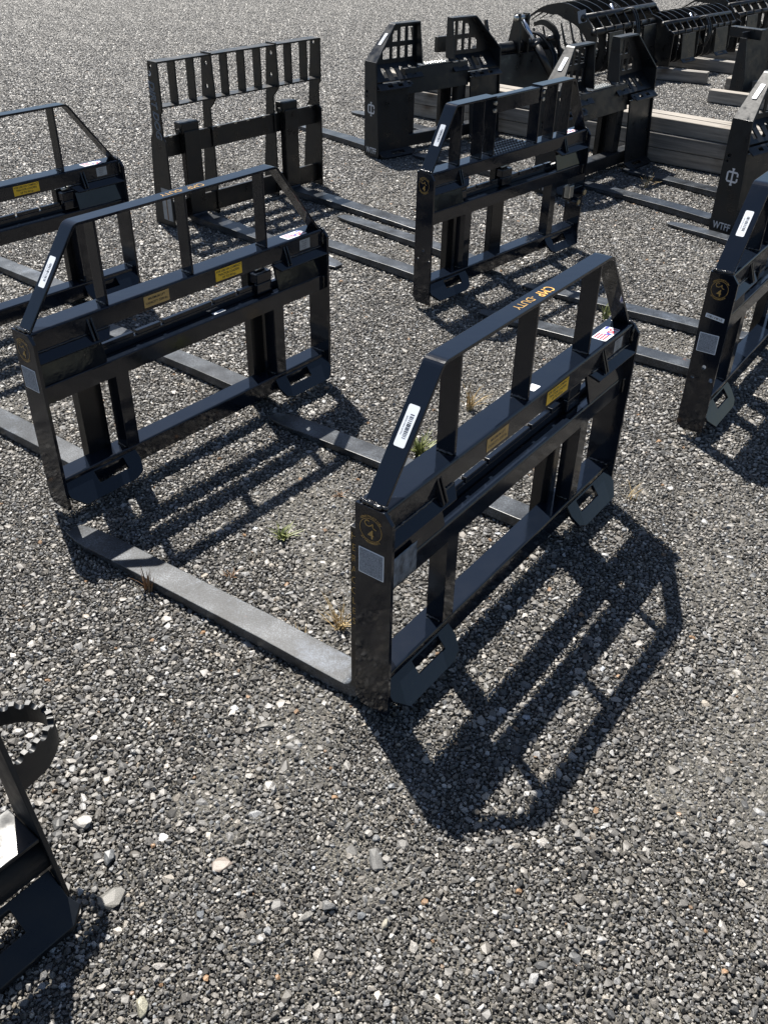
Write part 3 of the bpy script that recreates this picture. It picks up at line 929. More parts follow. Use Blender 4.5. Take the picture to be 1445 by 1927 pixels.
def tower_frame(loc, rz, label, forks, near_decals=True, txt='WTFF', sunlabel=True):
    W2, Db, Hs2, Ht, sx_, ti, ys, yt = 1.131, 0.152, 0.581, 0.783, 0.201, 0.141, 0.038, 0.095
    h = W2 / 2
    t = empty('pallet_fork_attachment', (loc[0], loc[1], GZ), rz, label, 'pallet fork', 'charcoal pallet fork frames with twin guard towers')
    G = 'satin'
    th = 0.010
    for s in (-1, 1):
        x0 = -h if s < 0 else h - th
        out = [(0.006, 0.0), (Db - 0.01, 0.0), (Db, 0.012), (Db, Hs2), (ys, Hs2), (0.0, 0.03)]
        hol = [circ(0.125, 0.40, 0.010, 10), circ(0.128, 0.372, 0.006, 8)]
        plate_yz(out, hol, x0, th).build('side_plate', G, t, 0.0015)
        # sloping shoulder and flat top, one bent plate
        path = arc_path([(s * (h - 0.001), Hs2 - 0.004), (s * (h - sx_), Ht), (s * ti, Ht)], 0.012, 4)
        q = strip_poly(path, 0.009 * -s)
        m = MB()
        n = len(q)
        def yfront(z): return ys + (yt - ys) * (z - Hs2) / (Ht - Hs2)
        v = [(a, yfront(b), b) for a, b in q] + [(a, Db - 0.001, b) for a, b in q]
        f = [tuple(range(n))[::-1], tuple(range(n, 2 * n))] + [(i, (i + 1) % n, n + (i + 1) % n, n + i) for i in range(n)]
        m.add(v, f)
        sh = m.build('guard_shoulder', G, t, 0.0015)
        # inner cheek of the tower
        xa, xb = sorted((s * ti, s * (ti + 0.009)))
        MB().prism([(Db - 0.001, Ht - 0.0095), (yt + 0.002, Ht - 0.0095), (0.062, 0.535), (Db - 0.001, 0.535)], 'x', xa, xb).build('guard_cheek', G, t, 0.0012)
        # window grid panel at the back of the tower
        def fnw(u, w, d, s=s): return (s * u, Db - 0.014 + d, w)
        outer = [(ti + 0.010, 0.545), (h - 0.012, 0.545), (h - 0.012, Hs2 - 0.004), (h - sx_ - 0.004, Ht - 0.012), (ti + 0.010, Ht - 0.012)]
        wins = []
        for (a, b, c, d) in ((0.170, 0.212, 0.672, 0.752), (0.236, 0.278, 0.672, 0.752), (0.170, 0.212, 0.574, 0.642), (0.236, 0.278, 0.574, 0.642), (0.302, 0.344, 0.574, 0.642)):
            wins.append([(a, c), (b, c), (b, d), (a, d)])
        wins.append([(0.302, 0.672), (0.344, 0.672), (0.344, 0.71), (0.330, 0.735), (0.302, 0.735)])
        wins.append([(0.366, 0.574), (0.424, 0.574), (0.424, 0.62), (0.40, 0.642), (0.366, 0.642)])
        MB().holed(outer, wins, fnw, 0.008).build('window_panel', G, t, 0.001)
        # sloping panel with round-ended slots
        A = Vector((0, Db - 0.016, 0.548)); B = Vector((0, 0.045, 0.462))
        Ld = (B - A).length; d = (B - A) / Ld; nn = Vector((0, -d.z, d.y))
        if nn.z < 0: nn = -nn
        def fns(u, w, dd, s=s): p = A + d * (Ld - w) + nn * dd; return (s * u, p.y, p.z)
        sl = [slot_shape(0.215 + 0.078 * k, Ld * 0.50, 0.036, Ld * 0.62) for k in range(4)]
        MB().holed([(ti + 0.002, 0), (h - th - 0.001, 0), (h - th - 0.001, Ld), (ti + 0.002, Ld)], sl, fns, -0.008).build('slotted_panel', G, t, 0.001)
        # backing behind the slots (a lighter dusty plate lies under them)
        # upper coupler lip with square openings
        lp = [[(0.455 - 0.085 * k - 0.02, 0.010), (0.455 - 0.085 * k + 0.02, 0.010), (0.455 - 0.085 * k + 0.02, 0.028), (0.455 - 0.085 * k - 0.02, 0.028)] for k in range(3)]
        def fnl(u, w, dd, s=s): return (s * u, 0.040 - 0.045 * (w / 0.04) , 0.452 - 0.030 * (w / 0.04) + dd)
        MB().holed([(0.275, 0.0), (h - th - 0.001, 0.0), (h - th - 0.001, 0.04), (0.290, 0.04)], lp, fnl, -0.008).build('coupler_lip', G, t, 0.0012)
        # broad coupler face and toe with slot
        a, b = sorted((s * 0.285, s * (h - th)))
        MB().prism([(0.012, 0.035), (0.040, 0.415), (0.050, 0.415), (0.022, 0.035)], 'x', a, b).build('coupler_plate', G, t, 0.0012)
        def fnt(u, w, dd, s=s): return (s * u, 0.012 - 0.055 * (w / 0.075), 0.042 - 0.030 * (w / 0.075) - dd)
        MB().holed([(h - th, 0.0), (h - th, 0.055), (h - 0.04, 0.075), (0.305, 0.075), (0.275, 0.05), (0.275, 0.0)], [[(0.46, 0.018), (0.46, 0.05), (0.35, 0.05), (0.35, 0.018)]], fnt, 0.010).build('toe_plate', G, t, 0.0012)
        MB().box(*sorted((s * 0.20, s * 0.275)), 0.070, 0.13, 0.1085, 0.36).build('upright', G, t, 0.0015)
    xi = h - th
    MB().prism([(0.055, 0.362), (0.075, 0.515), (0.125, 0.515), (0.125, 0.362)], 'x', -0.285, 0.285).build('cross_beam', G, t, 0.003)
    MB().box(-xi, xi, 0.045, 0.125, 0.030, 0.108).build('lower_beam', G, t, 0.006)
    MB().box(-xi, xi, 0.1255, 0.1455, 0.36, 0.43).build('carriage_bar', G, t, 0.002)
    MB().box(-0.139, 0.139, 0.076, 0.150, 0.5155, 0.521).build('step_tread', G, t, 0.001)
    st = MB()
    for i in range(9):
        for j in range(4):
            cx = -0.095 + i * 0.022 + (0.011 if j % 2 else 0); cy = 0.086 + j * 0.016
            st.tube([(cx, cy, 0.5212), (cx, cy, 0.527), (cx, cy, 0.529)], [0.007, 0.006, 0.003], 8)
    st.build('tread_studs', 'zinc', t, 0)
    for fk in forks:
        fork(t, fk[0], 0.147, 1, length=fk[2] if len(fk) > 2 else 1.05, width=0.10, yaw=fk[1], latch=False, top=0.46)
    ic_logo(t, basis((-h - 0.0002, 0.080, 0.300), (0, -1, 0), (0, 0, 1)), 0.95)
    letters('side_lettering', txt, 0.052, 'offwhite', t, basis((-h - 0.0006, 0.078, 0.040), (0, -1, 0), (0, 0, 1)), xs=0.78, bold=0.0008)
    dx, dz = sx_, Ht - Hs2
    L = math.hypot(dx, dz); ux, uz = dx / L, dz / L
    c = Vector((-h + dx * 0.58, 0.108, Hs2 + dz * 0.58)) + Vector((-uz, 0, ux)) * 0.0012
    label_white(t, basis(c, (ux, 0, uz), (0, 1, 0)), 11)
    return t

tower_frame((0.348, 6.737), 0.702, 'charcoal twin-tower pallet fork frame at the back, farthest left of its kind', [(-0.46, 0.0), (0.16, 0.0)])
tower_frame((1.346, 6.017), 0.847, 'charcoal twin-tower pallet fork frame in the middle, in front of the timber stack', [(-0.44, 0.0), (0.20, 0.0)])
tower_frame((2.273, 5.277), 0.705, 'charcoal twin-tower pallet fork frame cut off by the right picture edge', [(-0.45, 0.0), (0.03, 0.0)])

# ------------------------------------------------------------------ slatted frame turned the other way
def slat_frame(loc, rz):
    t = empty('pallet_fork_attachment', (loc[0], loc[1], GZ), rz, 'black slatted pallet fork frame with outlined lettering down its side plate', 'pallet fork')
    G = 'dog'
    h = 0.5705; H = 0.81
    th = 0.010
    for x0, big in ((-h, 1), (h - th, 1), (-0.234, 0), (0.220, 0)):
        if big:
            out = [(0.0, 0.0), (0.159, 0.0), (0.150, 0.10), (0.118, 0.44), (0.098, 0.47), (0.074, H), (0.0, H), (0.0, 0.585), (0.016, 0.565), (0.016, 0.455), (0.0, 0.44)]
            hol = [circ(0.052, 0.785, 0.010, 10)]
        else:
            out = [(0.03, 0.0), (0.150, 0.0), (0.140, 0.10), (0.100, 0.46), (0.074, H + 0.006), (0.0, H + 0.006), (-0.012, 0.60), (-0.004, 0.585), (0.036, 0.545), (0.036, 0.46), (0.03, 0.44)]
            hol = [circ(0.040, 0.765, 0.011, 12), circ(0.046, 0.655, 0.011, 12)]
        plate_yz(out, hol, x0, th).build('side_plate' if big else 'inner_plate', G, t, 0.0012)
    spans = [(-h + th, -0.2345), (-0.2235, 0.2195), (0.2305, h - th)]
    for a, b in spans:
        MB().box(a, b, 0.002, 0.072, 0.801, 0.8095).build('guard_top_bar', G, t, 0.001)
        MB().box(a, b, 0.002, 0.072, 0.596, 0.604).build('guard_lower_bar', G, t, 0.001)
    for x in (-0.455, -0.338, -0.118, 0.0, 0.115, 0.345, 0.465):
        MB().box(x - 0.004, x + 0.004, 0.006, 0.066, 0.6045, 0.8005).build('guard_slat', G, t, 0.001)
    for a, b in spans:
        MB().box(a, b, 0.040, 0.058, 0.352, 0.452).build('upper_rail', G, t, 0.002)
        MB().box(a, b, 0.040, 0.058, 0.020, 0.122).build('lower_rail', G, t, 0.002)
    for x in (-0.50, -0.18, -0.06, 0.03, 0.15, 0.52):
        MB().box(x - 0.010, x + 0.010, 0.0395, 0.0585, 0.444, 0.4545).build('rail_notch', 'zinc', t, 0.001)
    for x in (-0.40, 0.315):
        fo = fork(t, x, 0.036, -1, length=1.08, width=0.098, top=0.50, mat='fork', latch=False)
        MB().box(-0.056, 0.056, -0.002, 0.0655, 0.456, 0.512).build('hook', G, fo, 0.006)
        MB().prism([(-0.050, 0.05), (0.050, 0.05), (0.050, 0.47), (-0.050, 0.47)], 'y', -0.0015, -0.010).build('shank_face', G, fo, 0.002)
        MB().tube([(-0.075, 0.02, 0.47), (-0.05, 0.02, 0.47)], 0.014, 10).build('lock_pin', G, fo, 0)
    letters('side_lettering', 'DIRT DOG', 0.062, 'outline', t, basis((-h - 0.0012, 0.052, 0.585), (0, -0.06, -1), (0, -1, 0.06)), shear=0.25, outline=0.0011, xs=0.92)
    MB().holed(circ(0, 0, 0.012, 14), [circ(0.003, 0.002, 0.008, 12)], lambda u, v, d: (-h - 0.0005 - d, 0.062 + u, 0.752 + v), 0.0006).build('round_logo', 'offwhite', t, 0)
    s = sticker('warning_label', 0.075, 0.165, 'serial', t, basis((-h - 0.0003, 0.044, 0.115), (0, -1, 0), (0, 0, 1)), r=0.002)
    MB().box(-0.006, 0.004, -0.08, 0.03, 0.0008, 0.0011).build('label_stripe', 'rustweed', s, 0)
    return t
slat_frame((-0.779, 5.319), 0.867)

# ------------------------------------------------------------------ near left: coupler frame with toothed step
def toothed_frame():
    rz = 0.90
    t = empty('coupler_frame', (-0.572, 0.985, GZ), rz, 'charcoal coupler frame with a saw-toothed step loop, in the lower left corner', 'attachment frame')
    G = 'satin'
    # right side plate (leaning back), local x = 0 at its outer face
    MB().prism([(0.0, 0.03), (0.012, 0.0), (0.088, 0.0), (0.162, 0.62), (0.128, 0.62), (0.022, 0.16)], 'x', -0.010, 0.0).build('side_plate', G, t, 0.002)
    MB().prism([(0.110, 0.37), (0.175, 0.62), (0.183, 0.62), (0.118, 0.37)], 'x', -0.30, -0.0105).build('coupler_plate', G, t, 0.002)
    MB().tube([(-0.85, 0.065, 0.125), (-0.0105, 0.065, 0.125)], 0.045, 20).build('lower_tube', G, t, 0, smooth=True)
    def fn(u, w, d): return (-u, 0.035 - 0.085 * (w / 0.11), 0.085 - 0.070 * (w / 0.11) - d)
    MB().holed([(0.0105, 0), (0.0105, 0.06), (0.0, 0.085), (0.03, 0.11), (0.33, 0.11), (0.35, 0.0)], [[(0.10, 0.012), (0.10, 0.062), (0.22, 0.062), (0.22, 0.012)]], fn, 0.012).build('toe_plate', G, t, 0.002)
    MB().prism([(0.030, 0.174), (0.125, 0.180), (0.125, 0.189), (0.030, 0.183)], 'x', -0.85, -0.012).build('shelf_plate', G, t, 0.002)
    MB().prism([(0.05, 0.3), (0.09, 0.62), (0.10, 0.62), (0.06, 0.3)], 'x', -0.85, -0.55).build('back_plate', G, t, 0.002)
    plate2 = MB().prism([(0.0, 0.03), (0.012, 0.0), (0.088, 0.0), (0.162, 0.62), (0.128, 0.62), (0.022, 0.16)], 'x', -0.86, -0.85).build('side_plate', G, t, 0.002)
    # saw-toothed loop: a flat bar bent in a U, standing on edge, upper edge scalloped
    pts = [(-0.004, 0.225), (0.062, 0.205), (0.106, 0.165), (0.112, 0.125), (0.092, 0.095), (0.050, 0.080), (-0.004, 0.072)]
    path = [p for p in arc_path(pts, 0.022, 6)]
    # resample
    acc = [0]
    for a, b in zip(path[:-1], path[1:]): acc.append(acc[-1] + (b - a).length)
    n = 420
    res = []
    j = 0
    for k in range(n + 1):
        d = acc[-1] * k / n
        while j < len(acc) - 2 and acc[j + 1] < d: j += 1
        u = (d - acc[j]) / max(1e-9, acc[j + 1] - acc[j])
        res.append((path[j].lerp(path[j + 1], u), d))
    m = MB(); v = []; f = []
    for k, (p, d) in enumerate(res):
        q0 = res[max(k - 1, 0)][0]; q1 = res[min(k + 1, n)][0]
        tg = (q1 - q0).normalized(); nr = Vector((tg.y, -tg.x)) * 0.0055
        ph = (d / 0.029) % 1.0
        notch = 0.0
        if 0.17 < ph < 0.83:
            w = (ph - 0.5) / 0.33
            notch = 0.0105 * math.sqrt(max(0, 1 - w * w))
        zt = 0.345 + 0.06 * (1 - abs(2 * k / n - 1)) * 0.0 - notch
        zb = 0.300 - 0.03 * min(1, max(0, (k / n - 0.55) * 4))
        for (a, z) in ((p + nr, zb), (p - nr, zb), (p - nr, zt), (p + nr, zt)):
            v.append((a.x, a.y, z))
    for k in range(n):
        for i in range(4):
            f.append((4 * k + i, 4 * k + (i + 1) % 4, 4 * k + 4 + (i + 1) % 4, 4 * k + 4 + i))
    f += [(0, 1, 2, 3), (4 * n + 3, 4 * n + 2, 4 * n + 1, 4 * n)]
    m.add(v, f)
    m.build('toothed_step', G, t, 0)
    return t
toothed_frame()

# ------------------------------------------------------------------ timbers
def timber(p0, p1, w, hgt, z, label, mat='wood', group='weathered square timbers', seed=0):
    p0 = Vector((*p0, 0)); p1 = Vector((*p1, 0)); L = (p1 - p0).length
    rr = random.Random(seed)
    m = MB()
    n = 10
    v = []
    for i in range(n + 1):
        x = L * i / n
        j = [rr.uniform(-0.0012, 0.0012) for _ in range(8)]
        v += [(x, 0 + j[0], 0.001), (x, w + j[1], 0.001), (x, w + j[2], hgt - 0.0005 + j[3] * 0.5), (x, 0 + j[4], hgt - 0.0005 + j[5] * 0.5)]
    f = [(0, 1, 2, 3), tuple(4 * n + k for k in (3, 2, 1, 0))] + [(4 * i + k, 4 * i + (k + 1) % 4, 4 * i + 4 + (k + 1) % 4, 4 * i + 4 + k) for i in range(n) for k in range(4)]
    m.add(v, f)
    o = m.build('timber', mat, None, 0.004)
    o.location = (p0.x, p0.y, z + GZ)
    o.rotation_euler = (0, 0, math.atan2(p1.y - p0.y, p1.x - p0.x))
    return tag(o, label, 'timber', group)

TA = Vector((0.132, 7.714)); TB = Vector((2.122, 6.148))
du = (TB - TA).normalized(); dn = Vector((-du.y, du.x))   # dn points away from the camera
def tl(s, off): p = TA + du * s + dn * off; return (p.x, p.y)
sw = 0.10
lay = [('bottom', 0.0), ('middle', 0.092), ('top', 0.184)]
for i, (nm, z) in enumerate(lay):
    timber(tl(-0.35 + 0.03 * i, (0.0, -0.004, 0.034)[i]), tl(3.35 - 0.02 * i, (0.004, 0.002, 0.020)[i]), sw, 0.09, z + 0.004,
           f'long weathered timber, {nm} one in the front row of the stack', 'wood' if i != 1 else 'greywood', seed=i)
    timber(tl(-0.30, 0.150), tl(3.30, 0.138), sw, 0.09, z + 0.004,
           f'long weathered timber, {nm} one in the second row of the stack', 'wood', seed=10 + i)
for i, z in enumerate((0.0, 0.092)):
    timber(tl(-0.2, 0.36), tl(3.4, 0.34), sw, 0.09, z + 0.004, f'long grey timber, {("lower", "upper")[i]} of the two behind the stack', 'greywood', seed=20 + i)
timber((2.05, 9.62), (2.87, 9.20), 0.11, 0.095, 0.004, 'short timber block under the near end of the ribbed grapple', 'greywood', group='timber blocks under the grapples', seed=31)
timber((2.45, 10.35), (3.31, 9.72), 0.11, 0.10, 0.004, 'short timber block under the far end of the ribbed grapple', 'greywood', group='timber blocks under the grapples', seed=32)
timber((2.67, 8.42), (3.35, 7.95), 0.10, 0.095, 0.004, 'timber block on the open gravel behind the right-hand tower frame', 'wood', group='timber blocks under the grapples', seed=33)
timber((2.98, 8.98), (3.6, 8.6), 0.10, 0.095, 0.004, 'timber block just behind the one on the open gravel', 'wood', group='timber blocks under the grapples', seed=34)
timber((3.2, 10.75), (3.95, 10.2), 0.11, 0.10, 0.004, 'timber block at the back by the upper right corner', 'wood', group='timber blocks under the grapples', seed=35)

# ------------------------------------------------------------------ grapples
def ribbon_yz(mb, pts, th, x0, x1, rad=0.06):
    p = arc_path(pts, rad, 5)
    mb.prism(strip_poly(p, th), 'x', x0, x1)
    return mb

def grapple(loc, rz, label, n=8, width=1.45, lift=0.0, seed=0, decal=True, lids=True, back=True, size=0.66, ends=True):
    t = empty('grapple_attachment', (loc[0], loc[1], lift + GZ), rz, label, 'grapple', 'black grapple attachments at the back')
    t.scale = (1, size, size)
    G = 'dog'
    sp = width / (n - 1)
    for i in range(n):
        x = i * sp
        # lower tine: back upright, floor, upturned tip
        m = MB()
        pts = [(0.02, 0.50), (0.0, 0.10), (0.12, 0.02), (0.62, 0.03), (0.86, 0.16), (0.95, 0.40)]
        p = arc_path(pts, 0.05, 4)
        k = len(p)
        m.prism(strip_poly(p, [-(0.085 - 0.07 * max(0, (j / (k - 1) - 0.55) / 0.45)) for j in range(k)]), 'x', x - 0.006, x + 0.006)
        m.build('lower_tine', G, t, 0)
        if lids:
            m = MB()
            pts = [(0.0, 0.26), (0.05, 0.48), (0.22, 0.65), (0.46, 0.72), (0.72, 0.66), (0.99, 0.48)]
            p = arc_path(pts, 0.09, 5)
            k = len(p)
            w = [0.10 + 0.05 * math.sin(math.pi * j / (k - 1)) - 0.09 * max(0, (j / (k - 1) - 0.6) / 0.4) for j in range(k)]
            end = i in (0, n - 1)
            m.prism(strip_poly(p, [q * (1.0 if end else 0.62) for q in w]), 'x', x - 0.007, x + 0.007)
            m.build('upper_rib', G, t, 0)
    MB().tube([(-0.01, 0.20, 0.585), (width + 0.01, 0.20, 0.585)], 0.038, 14).build('upper_tube', 'dog', t, 0, smooth=True)
    MB().tube([(-0.01, 0.06, 0.46), (width + 0.01, 0.06, 0.46)], 0.035, 14).build('pivot_tube', 'dog', t, 0, smooth=True)
    MB().tube([(0, 0.60, 0.045), (width, 0.60, 0.045)], 0.03, 12).build('floor_tube', 'dog', t, 0, smooth=True)
    for xe in (-0.02, width + 0.008) if ends else ():
        MB().prism([(-0.03, 0.02), (0.25, 0.0), (0.42, 0.10), (0.20, 0.42), (0.05, 0.52), (-0.03, 0.48)], 'x', xe, xe + 0.012).build('end_plate', G, t, 0.002)
    if back:
        for xc in (width * 0.22, width * 0.72):
            MB().prism([(-0.06, 0.10), (-0.02, 0.45), (-0.005, 0.45), (-0.045, 0.10)], 'x', xc - 0.12, xc + 0.12).build('coupler_plate', G, t, 0.002)
            def fn(u, w, d, xc=xc): return (xc + u, -0.055 - 0.055 * (w / 0.08), 0.105 - 0.045 * (w / 0.08) - d)
            MB().holed([(-0.12, 0), (0.12, 0), (0.12, 0.08), (-0.12, 0.08)], [[(-0.06, 0.02), (0.04, 0.02), (0.04, 0.05), (-0.06, 0.05)]], fn, 0.01).build('toe_plate', 'satin', t, 0.001)
    # cylinder
    a = Vector((width * 0.46, 0.02, 0.24)); b = Vector((width * 0.46, 0.30, 0.66)); c = a.lerp(b, 0.6)
    cy = MB().tube([a, c], 0.030, 14).build('cylinder', 'dog', t, 0, smooth=True)
    MB().tube([c, b], 0.016, 12).build('piston_rod', 'chrome', cy, 0, smooth=True)
    for hx in (0.03, 0.06):
        pts = [(width * 0.46 + hx, 0.0, 0.20), (width * 0.46 + hx, -0.06, 0.40), (width * 0.46 + hx * 1.4, 0.05, 0.62), (width * 0.46 + hx, 0.16, 0.60)]
        MB().tube(arc3(pts), 0.010, 8).build('hose', 'satin', t, 0, smooth=True)
    if decal:
        s = sticker('side_label', 0.10, 0.12, 'panel', t, basis((-0.0085, 0.22, 0.60), (0, -1, 0.3), (0, 0.3, 1)), r=0.006)
        ic_logo(t, basis((-0.0205 if ends else -0.0065, 0.06, 0.30), (0, -1, 0), (0, 0, 1)), 1.0)
    return t

def arc3(pts, n=16):
    """smooth 3-d curve through control points"""
    P = [Vector(p) for p in pts]
    out = []
    Q = [P[0]] + P + [P[-1]]
    for i in range(1, len(Q) - 2):
        for k in range(n // (len(P) - 1)):
            t = k / (n // (len(P) - 1))
            a, b, c, d = Q[i - 1], Q[i], Q[i + 1], Q[i + 2]
            out.append(0.5 * ((2 * b) + (c - a) * t + (2 * a - 5 * b + 4 * c - d) * t * t + (3 * b - a - 3 * c + d) * t ** 3))
    out.append(P[-1])
    return out

grapple((1.74, 8.72), 0.87, 'black ribbed grapple with a pale label on its end rib, behind the middle tower frame', n=9, width=1.25, lift=0.1, size=0.80, seed=1, ends=False)
grapple((2.56, 9.42), 0.80, 'black ribbed grapple resting on two timber blocks, right of the labelled one', n=11, width=1.25, lift=0.1, size=0.60, seed=2, decal=False)
grapple((3.50, 10.55), 0.82, 'black ribbed grapple in the upper right corner of the yard', n=8, width=1.3, lift=0.104, size=0.66, seed=3, decal=False)

def claw(loc, rz):
    """single-arm grapple lying open: tines, arched arm, pivot bracket, cylinder"""
    t = empty('grapple_attachment', (loc[0], loc[1], GZ), rz, 'black open-armed grapple with a bright piston rod, behind the leftmost tower frame', 'grapple', 'black grapple attachments at the back')
    G = 'dog'
    for x in (0.0, 0.45, 0.9):
        m = MB()
        p = arc_path([(0.0, 0.30), (0.02, 0.06), (0.55, 0.03), (0.80, 0.12), (0.90, 0.42)], 0.06, 5)
        k = len(p)
        m.prism(strip_poly(p, [-(0.09 - 0.06 * j / (k - 1)) for j in range(k)]), 'x', x - 0.012, x + 0.012)
        m.build('lower_tine', G, t, 0.001)
    MB().tube([(-0.02, 0.03, 0.34), (0.94, 0.03, 0.34)], 0.048, 16).build('pivot_tube', 'satin', t, 0, smooth=True)
    for x in (0.42, 0.52):
        MB().prism([(-0.06, 0.30), (0.10, 0.30), (0.07, 0.44), (0.03, 0.60), (-0.03, 0.60), (-0.05, 0.44)], 'x', x - 0.01, x + 0.01).build('pivot_bracket', G, t, 0.003)
    MB().tube([(0.39, 0.0, 0.565), (0.55, 0.0, 0.565)], 0.024, 12).build('pivot_pin', 'zinc', t, 0, smooth=True)
    for x in (0.74,):
        m = MB()
        p = arc_path([(0.10, 0.47), (0.0, 0.50), (-0.15, 0.44), (-0.26, 0.18)], 0.06, 6)
        k = len(p)
        m.prism(strip_poly(p, [0.03 + 0.02 * math.sin(math.pi * j / (k - 1)) for j in range(k)]), 'x', x - 0.01, x + 0.01)
        m.build('arched_arm', G, t, 0.001)
    MB().tube([(0.66, -0.14, 0.41), (0.80, -0.14, 0.41)], 0.022, 12).build('arm_spacer', G, t, 0, smooth=True)
    a = Vector((0.60, -0.30, 0.14)); b = Vector((0.47, 0.0, 0.56)); c = a.lerp(b, 0.58)
    cy = MB().tube([a, c], 0.034, 16).build('cylinder', G, t, 0, smooth=True)
    MB().tube([c, b], 0.019, 12).build('piston_rod', 'chrome', cy, 0, smooth=True)
    MB().tube([c - (c - a).normalized() * 0.03, c], 0.039, 16).build('gland', 'satin', cy, 0, smooth=True)
    MB().prism([(-0.10, 0.02), (0.0, 0.02), (0.0, 0.30), (-0.05, 0.30)], 'x', 0.1, 0.85).build('coupler_plate', G, t, 0.002)
    MB().box(-0.25, -0.10, 0.25, 0.29, 0.32, 0.44).build('mount_block', G, t, 0.004)
    pts = [(0.55, 0.02, 0.46), (0.60, 0.04, 0.44), (0.66, -0.05, 0.42), (0.70, -0.18, 0.30), (0.66, -0.26, 0.16)]
    for k in range(2):
        MB().tube(arc3([(x + 0.03 * k, y, z) for x, y, z in pts], 20), 0.011, 8).build('hose', 'satin', t, 0, smooth=True)
    return t
claw((0.722, 8.518), 0.677)

# ------------------------------------------------------------------ off to the right: hitch frame
def hitch(loc, rz):
    t = empty('receiver_hitch_plate', (loc[0], loc[1], GZ), rz, 'charcoal receiver hitch plate by the right edge, in front of the corner grapple', 'hitch plate')
    MB().prism([(0.0, 0.0), (0.12, 0.0), (0.12, 0.46), (0.06, 0.46), (0.0, 0.16)], 'x', -0.008, 0.004).build('side_plate', 'satin', t, 0.002)
    MB().prism([(0.06, 0.02), (0.11, 0.50), (0.12, 0.50), (0.07, 0.02)], 'x', 0.0045, 0.62).build('face_plate', 'satin', t, 0.002)
    MB().box(0.12, 0.20, 0.0, 0.30, 0.44, 0.52).build('receiver_tube', 'satin', t, 0.006)
    MB().prism([(0.0, 0.0), (0.12, 0.0), (0.12, 0.46), (0.06, 0.46), (0.0, 0.16)], 'x', 0.62, 0.632).build('side_plate', 'satin', t, 0.002)
    return t
hitch((3.02, 8.62), 0.75)

# forks poking in past the right-hand tower frame, their frame stands beyond the picture edge
guard_frame((2.68, 4.42), 0.70, 'black pallet fork frame beyond the right edge, only its fork tips in view',
            [(-0.42, 0.0, 1.18), (0.10, 0.0, 1.16)], kind='plain', decals=('white',), seed=8)

# ------------------------------------------------------------------ weeds
def tuft(name, loc, n, hgt, spread, mat, label, group, seed, width=0.004, curl=0.5, cat='weed'):
    rr = random.Random(seed)
    m = MB()
    for i in range(n):
        a = rr.uniform(0, 2 * math.pi); L = hgt * rr.uniform(0.45, 1.1)
        lean = rr.uniform(0.1, 1.0) * spread
        bx, by = rr.uniform(-0.012, 0.012), rr.uniform(-0.012, 0.012)
        d = Vector((math.cos(a), math.sin(a), 0)); sd = Vector((-d.y, d.x, 0))
        pts = []
        for k in range(5):
            u = k / 4
            pts.append(Vector((bx, by, 0)) + d * lean * (u ** 1.5) * hgt * 1.5 + Vector((0, 0, L * (u - curl * lean * u * u * 0.6))))
        w = width * rr.uniform(0.6, 1.3)
        v = []
        for k, p in enumerate(pts):
            ww = w * (1 - (k / 4) ** 1.6) * 0.5 + 0.0003
            v += [p - sd * ww, p + sd * ww + Vector((0, 0, 0.0006))]
        m.add(v, [(2 * k, 2 * k + 1, 2 * k + 3, 2 * k + 2) for k in range(4)])
    o = link(name, m.mesh(name), mat)
    o.location = (*loc, GZ - 0.004)
    return tag(o, label, cat, group)

tuft('grass_tuft', (-0.296, 2.146), 30, 0.042, 1.0, 'leaf', 'green grass tuft on the gravel between the fork blades, in the open', 'weeds in the gravel', 1, 0.006)
tuft('dry_grass_tuft', (-0.107, 1.762), 40, 0.085, 0.6, 'straw', 'taller dry straw tuft beside the centre frame’s near fork', 'weeds in the gravel', 2, 0.0028)
tuft('dry_grass_tuft', (-0.197, 1.70), 22, 0.045, 0.8, 'straw', 'small dry straw tuft touching the near fork blade', 'weeds in the gravel', 3, 0.0026)
tuft('dry_grass_tuft', (0.304, 2.942), 34, 0.11, 0.5, 'straw', 'dry straw tuft seen between the centre frame’s guard posts', 'weeds in the gravel', 4, 0.0032)
tuft('grass_tuft', (0.115, 2.62), 60, 0.075, 0.9, 'leaf', 'leafy green weed behind the centre frame’s sloping guard', 'weeds in the gravel', 5, 0.007)
tuft('grass_tuft', (0.05, 2.50), 20, 0.05, 0.8, 'leaf', 'small green weed low down beside the far fork of the centre frame', 'weeds in the gravel', 6, 0.006)
tuft('dry_weed', (-0.63, 1.90), 12, 0.09, 0.35, 'rustweed', 'red-brown dry weed standing against the near fork blade', 'weeds in the gravel', 7, 0.005)
tuft('dry_weed', (-0.42, 1.97), 14, 0.02, 1.3, 'rustweed', 'low red-brown weed in the open gravel below the green tuft', 'weeds in the gravel', 8, 0.004)
tuft('dry_weed', (-0.14, 2.38), 14, 0.022, 1.3, 'rustweed', 'low red-brown weed left of the centre frame’s emblem', 'weeds in the gravel', 9, 0.004)
tuft('dry_weed', (0.492, 2.52), 22, 0.06, 0.8, 'rustweed', 'red-brown weed seen below the centre frame’s middle rail', 'weeds in the gravel', 10, 0.004)
tuft('grass_tuft', (0.952, 3.79), 16, 0.10, 0.35, 'leaf', 'upright green weed between two fork blades, right of the centre frame’s guard', 'weeds in the gravel', 11, 0.006)
tuft('dry_grass_tuft', (0.772, 2.377), 9, 0.06, 0.9, 'straw', 'sparse dry straw at the far toe of the centre frame', 'weeds in the gravel', 12, 0.0022)
tuft('dry_grass_tuft', (1.578, 5.83), 14, 0.09, 0.8, 'straw', 'dry grass in the shade in front of the middle tower frame', 'weeds in the gravel', 13, 0.004)

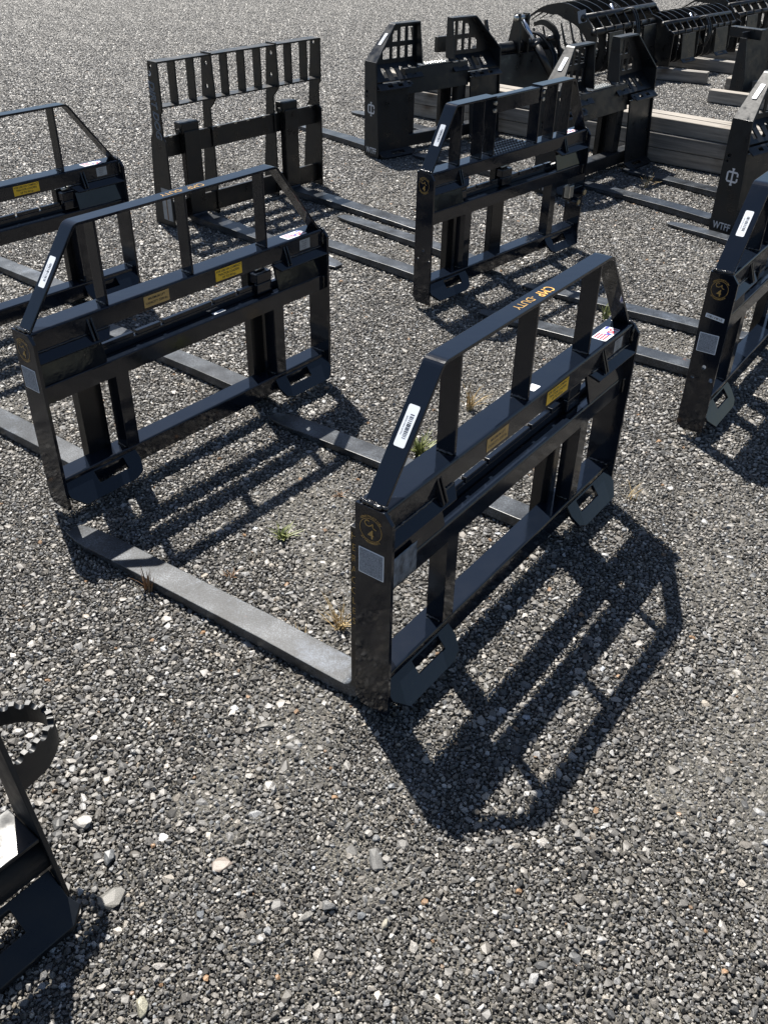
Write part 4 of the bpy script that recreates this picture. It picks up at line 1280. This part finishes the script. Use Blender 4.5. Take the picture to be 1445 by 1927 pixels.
# ------------------------------------------------------------------ a few larger stones lying on the gravel
def stone(loc, size, flat, col, rz, label, seed):
    r = np.random.default_rng(seed)
    bm = bmesh.new()
    p = r.normal(size=(26, 3)); p /= np.linalg.norm(p, axis=1)[:, None]
    p *= r.uniform(0.82, 1.08, (26, 1))
    for q in p: bm.verts.new((q[0] * size[0] / 2, q[1] * size[1] / 2, q[2] * flat / 2))
    h = bmesh.ops.convex_hull(bm, input=bm.verts)
    dl = list({e for e in h['geom_interior'] + h['geom_unused'] if isinstance(e, bmesh.types.BMVert)})
    if dl: bmesh.ops.delete(bm, geom=dl, context='VERTS')
    me = bpy.data.meshes.new('stone'); bm.to_mesh(me); bm.free()
    at = me.attributes.new('Col', 'FLOAT_COLOR', 'POINT')
    at.data.foreach_set('color', np.tile(np.array([0.7 * col[0], 0.7 * col[1], 0.7 * col[2], 1.0], np.float32), len(me.vertices)))
    o = link('stone', me, 'stone', None, 0.0015)
    o.location = (loc[0], loc[1], GZ + flat * 0.12); o.rotation_euler = (0, 0, rz)
    tag(o, label, 'stone', 'larger stones lying on the gravel')
stone((-0.601, 1.160), (0.05, 0.034), 0.022, (0.36, 0.35, 0.33), 0.3, 'pale flat stone right of the toothed step loop', 100)
stone((-0.529, 1.083), (0.024, 0.042), 0.022, (0.2, 0.21, 0.22), 0.2, 'blue-grey upright stone below the pale flat stone', 101)
stone((-0.499, 0.995), (0.062, 0.05), 0.012, (0.15, 0.145, 0.13), 0.5, 'flat brown-grey slab of old asphalt near the lower left frame', 102)
stone((-0.400, 0.794), (0.026, 0.04), 0.02, (0.42, 0.4, 0.31), 0.2, 'cream stone beside the shadow of the toothed loop', 103)
stone((-0.093, 0.985), (0.034, 0.026), 0.02, (0.24, 0.24, 0.24), 0.1, 'round mid-grey stone in the lower middle of the gravel', 104)
stone((0.018, 0.953), (0.014, 0.026), 0.014, (0.46, 0.43, 0.35), -0.4, 'small cream oval stone right of the round grey one', 105)
stone((-0.002, 1.087), (0.03, 0.066), 0.01, (0.12, 0.12, 0.12), 0.25, 'long flat dark grey chip below the tip of the guard shadow', 106)
stone((-0.133, 0.964), (0.042, 0.014), 0.012, (0.28, 0.27, 0.25), 0.6, 'thin pale sliver of stone left of the round grey one', 107)
stone((-0.304, 1.072), (0.046, 0.036), 0.008, (0.25, 0.2, 0.165), 0.2, 'flat pinkish stone in the lower left gravel', 108)
stone((-0.260, 1.428), (0.04, 0.028), 0.012, (0.16, 0.155, 0.14), 0.3, 'flat grey stone in the open gravel below the near fork blade', 109)
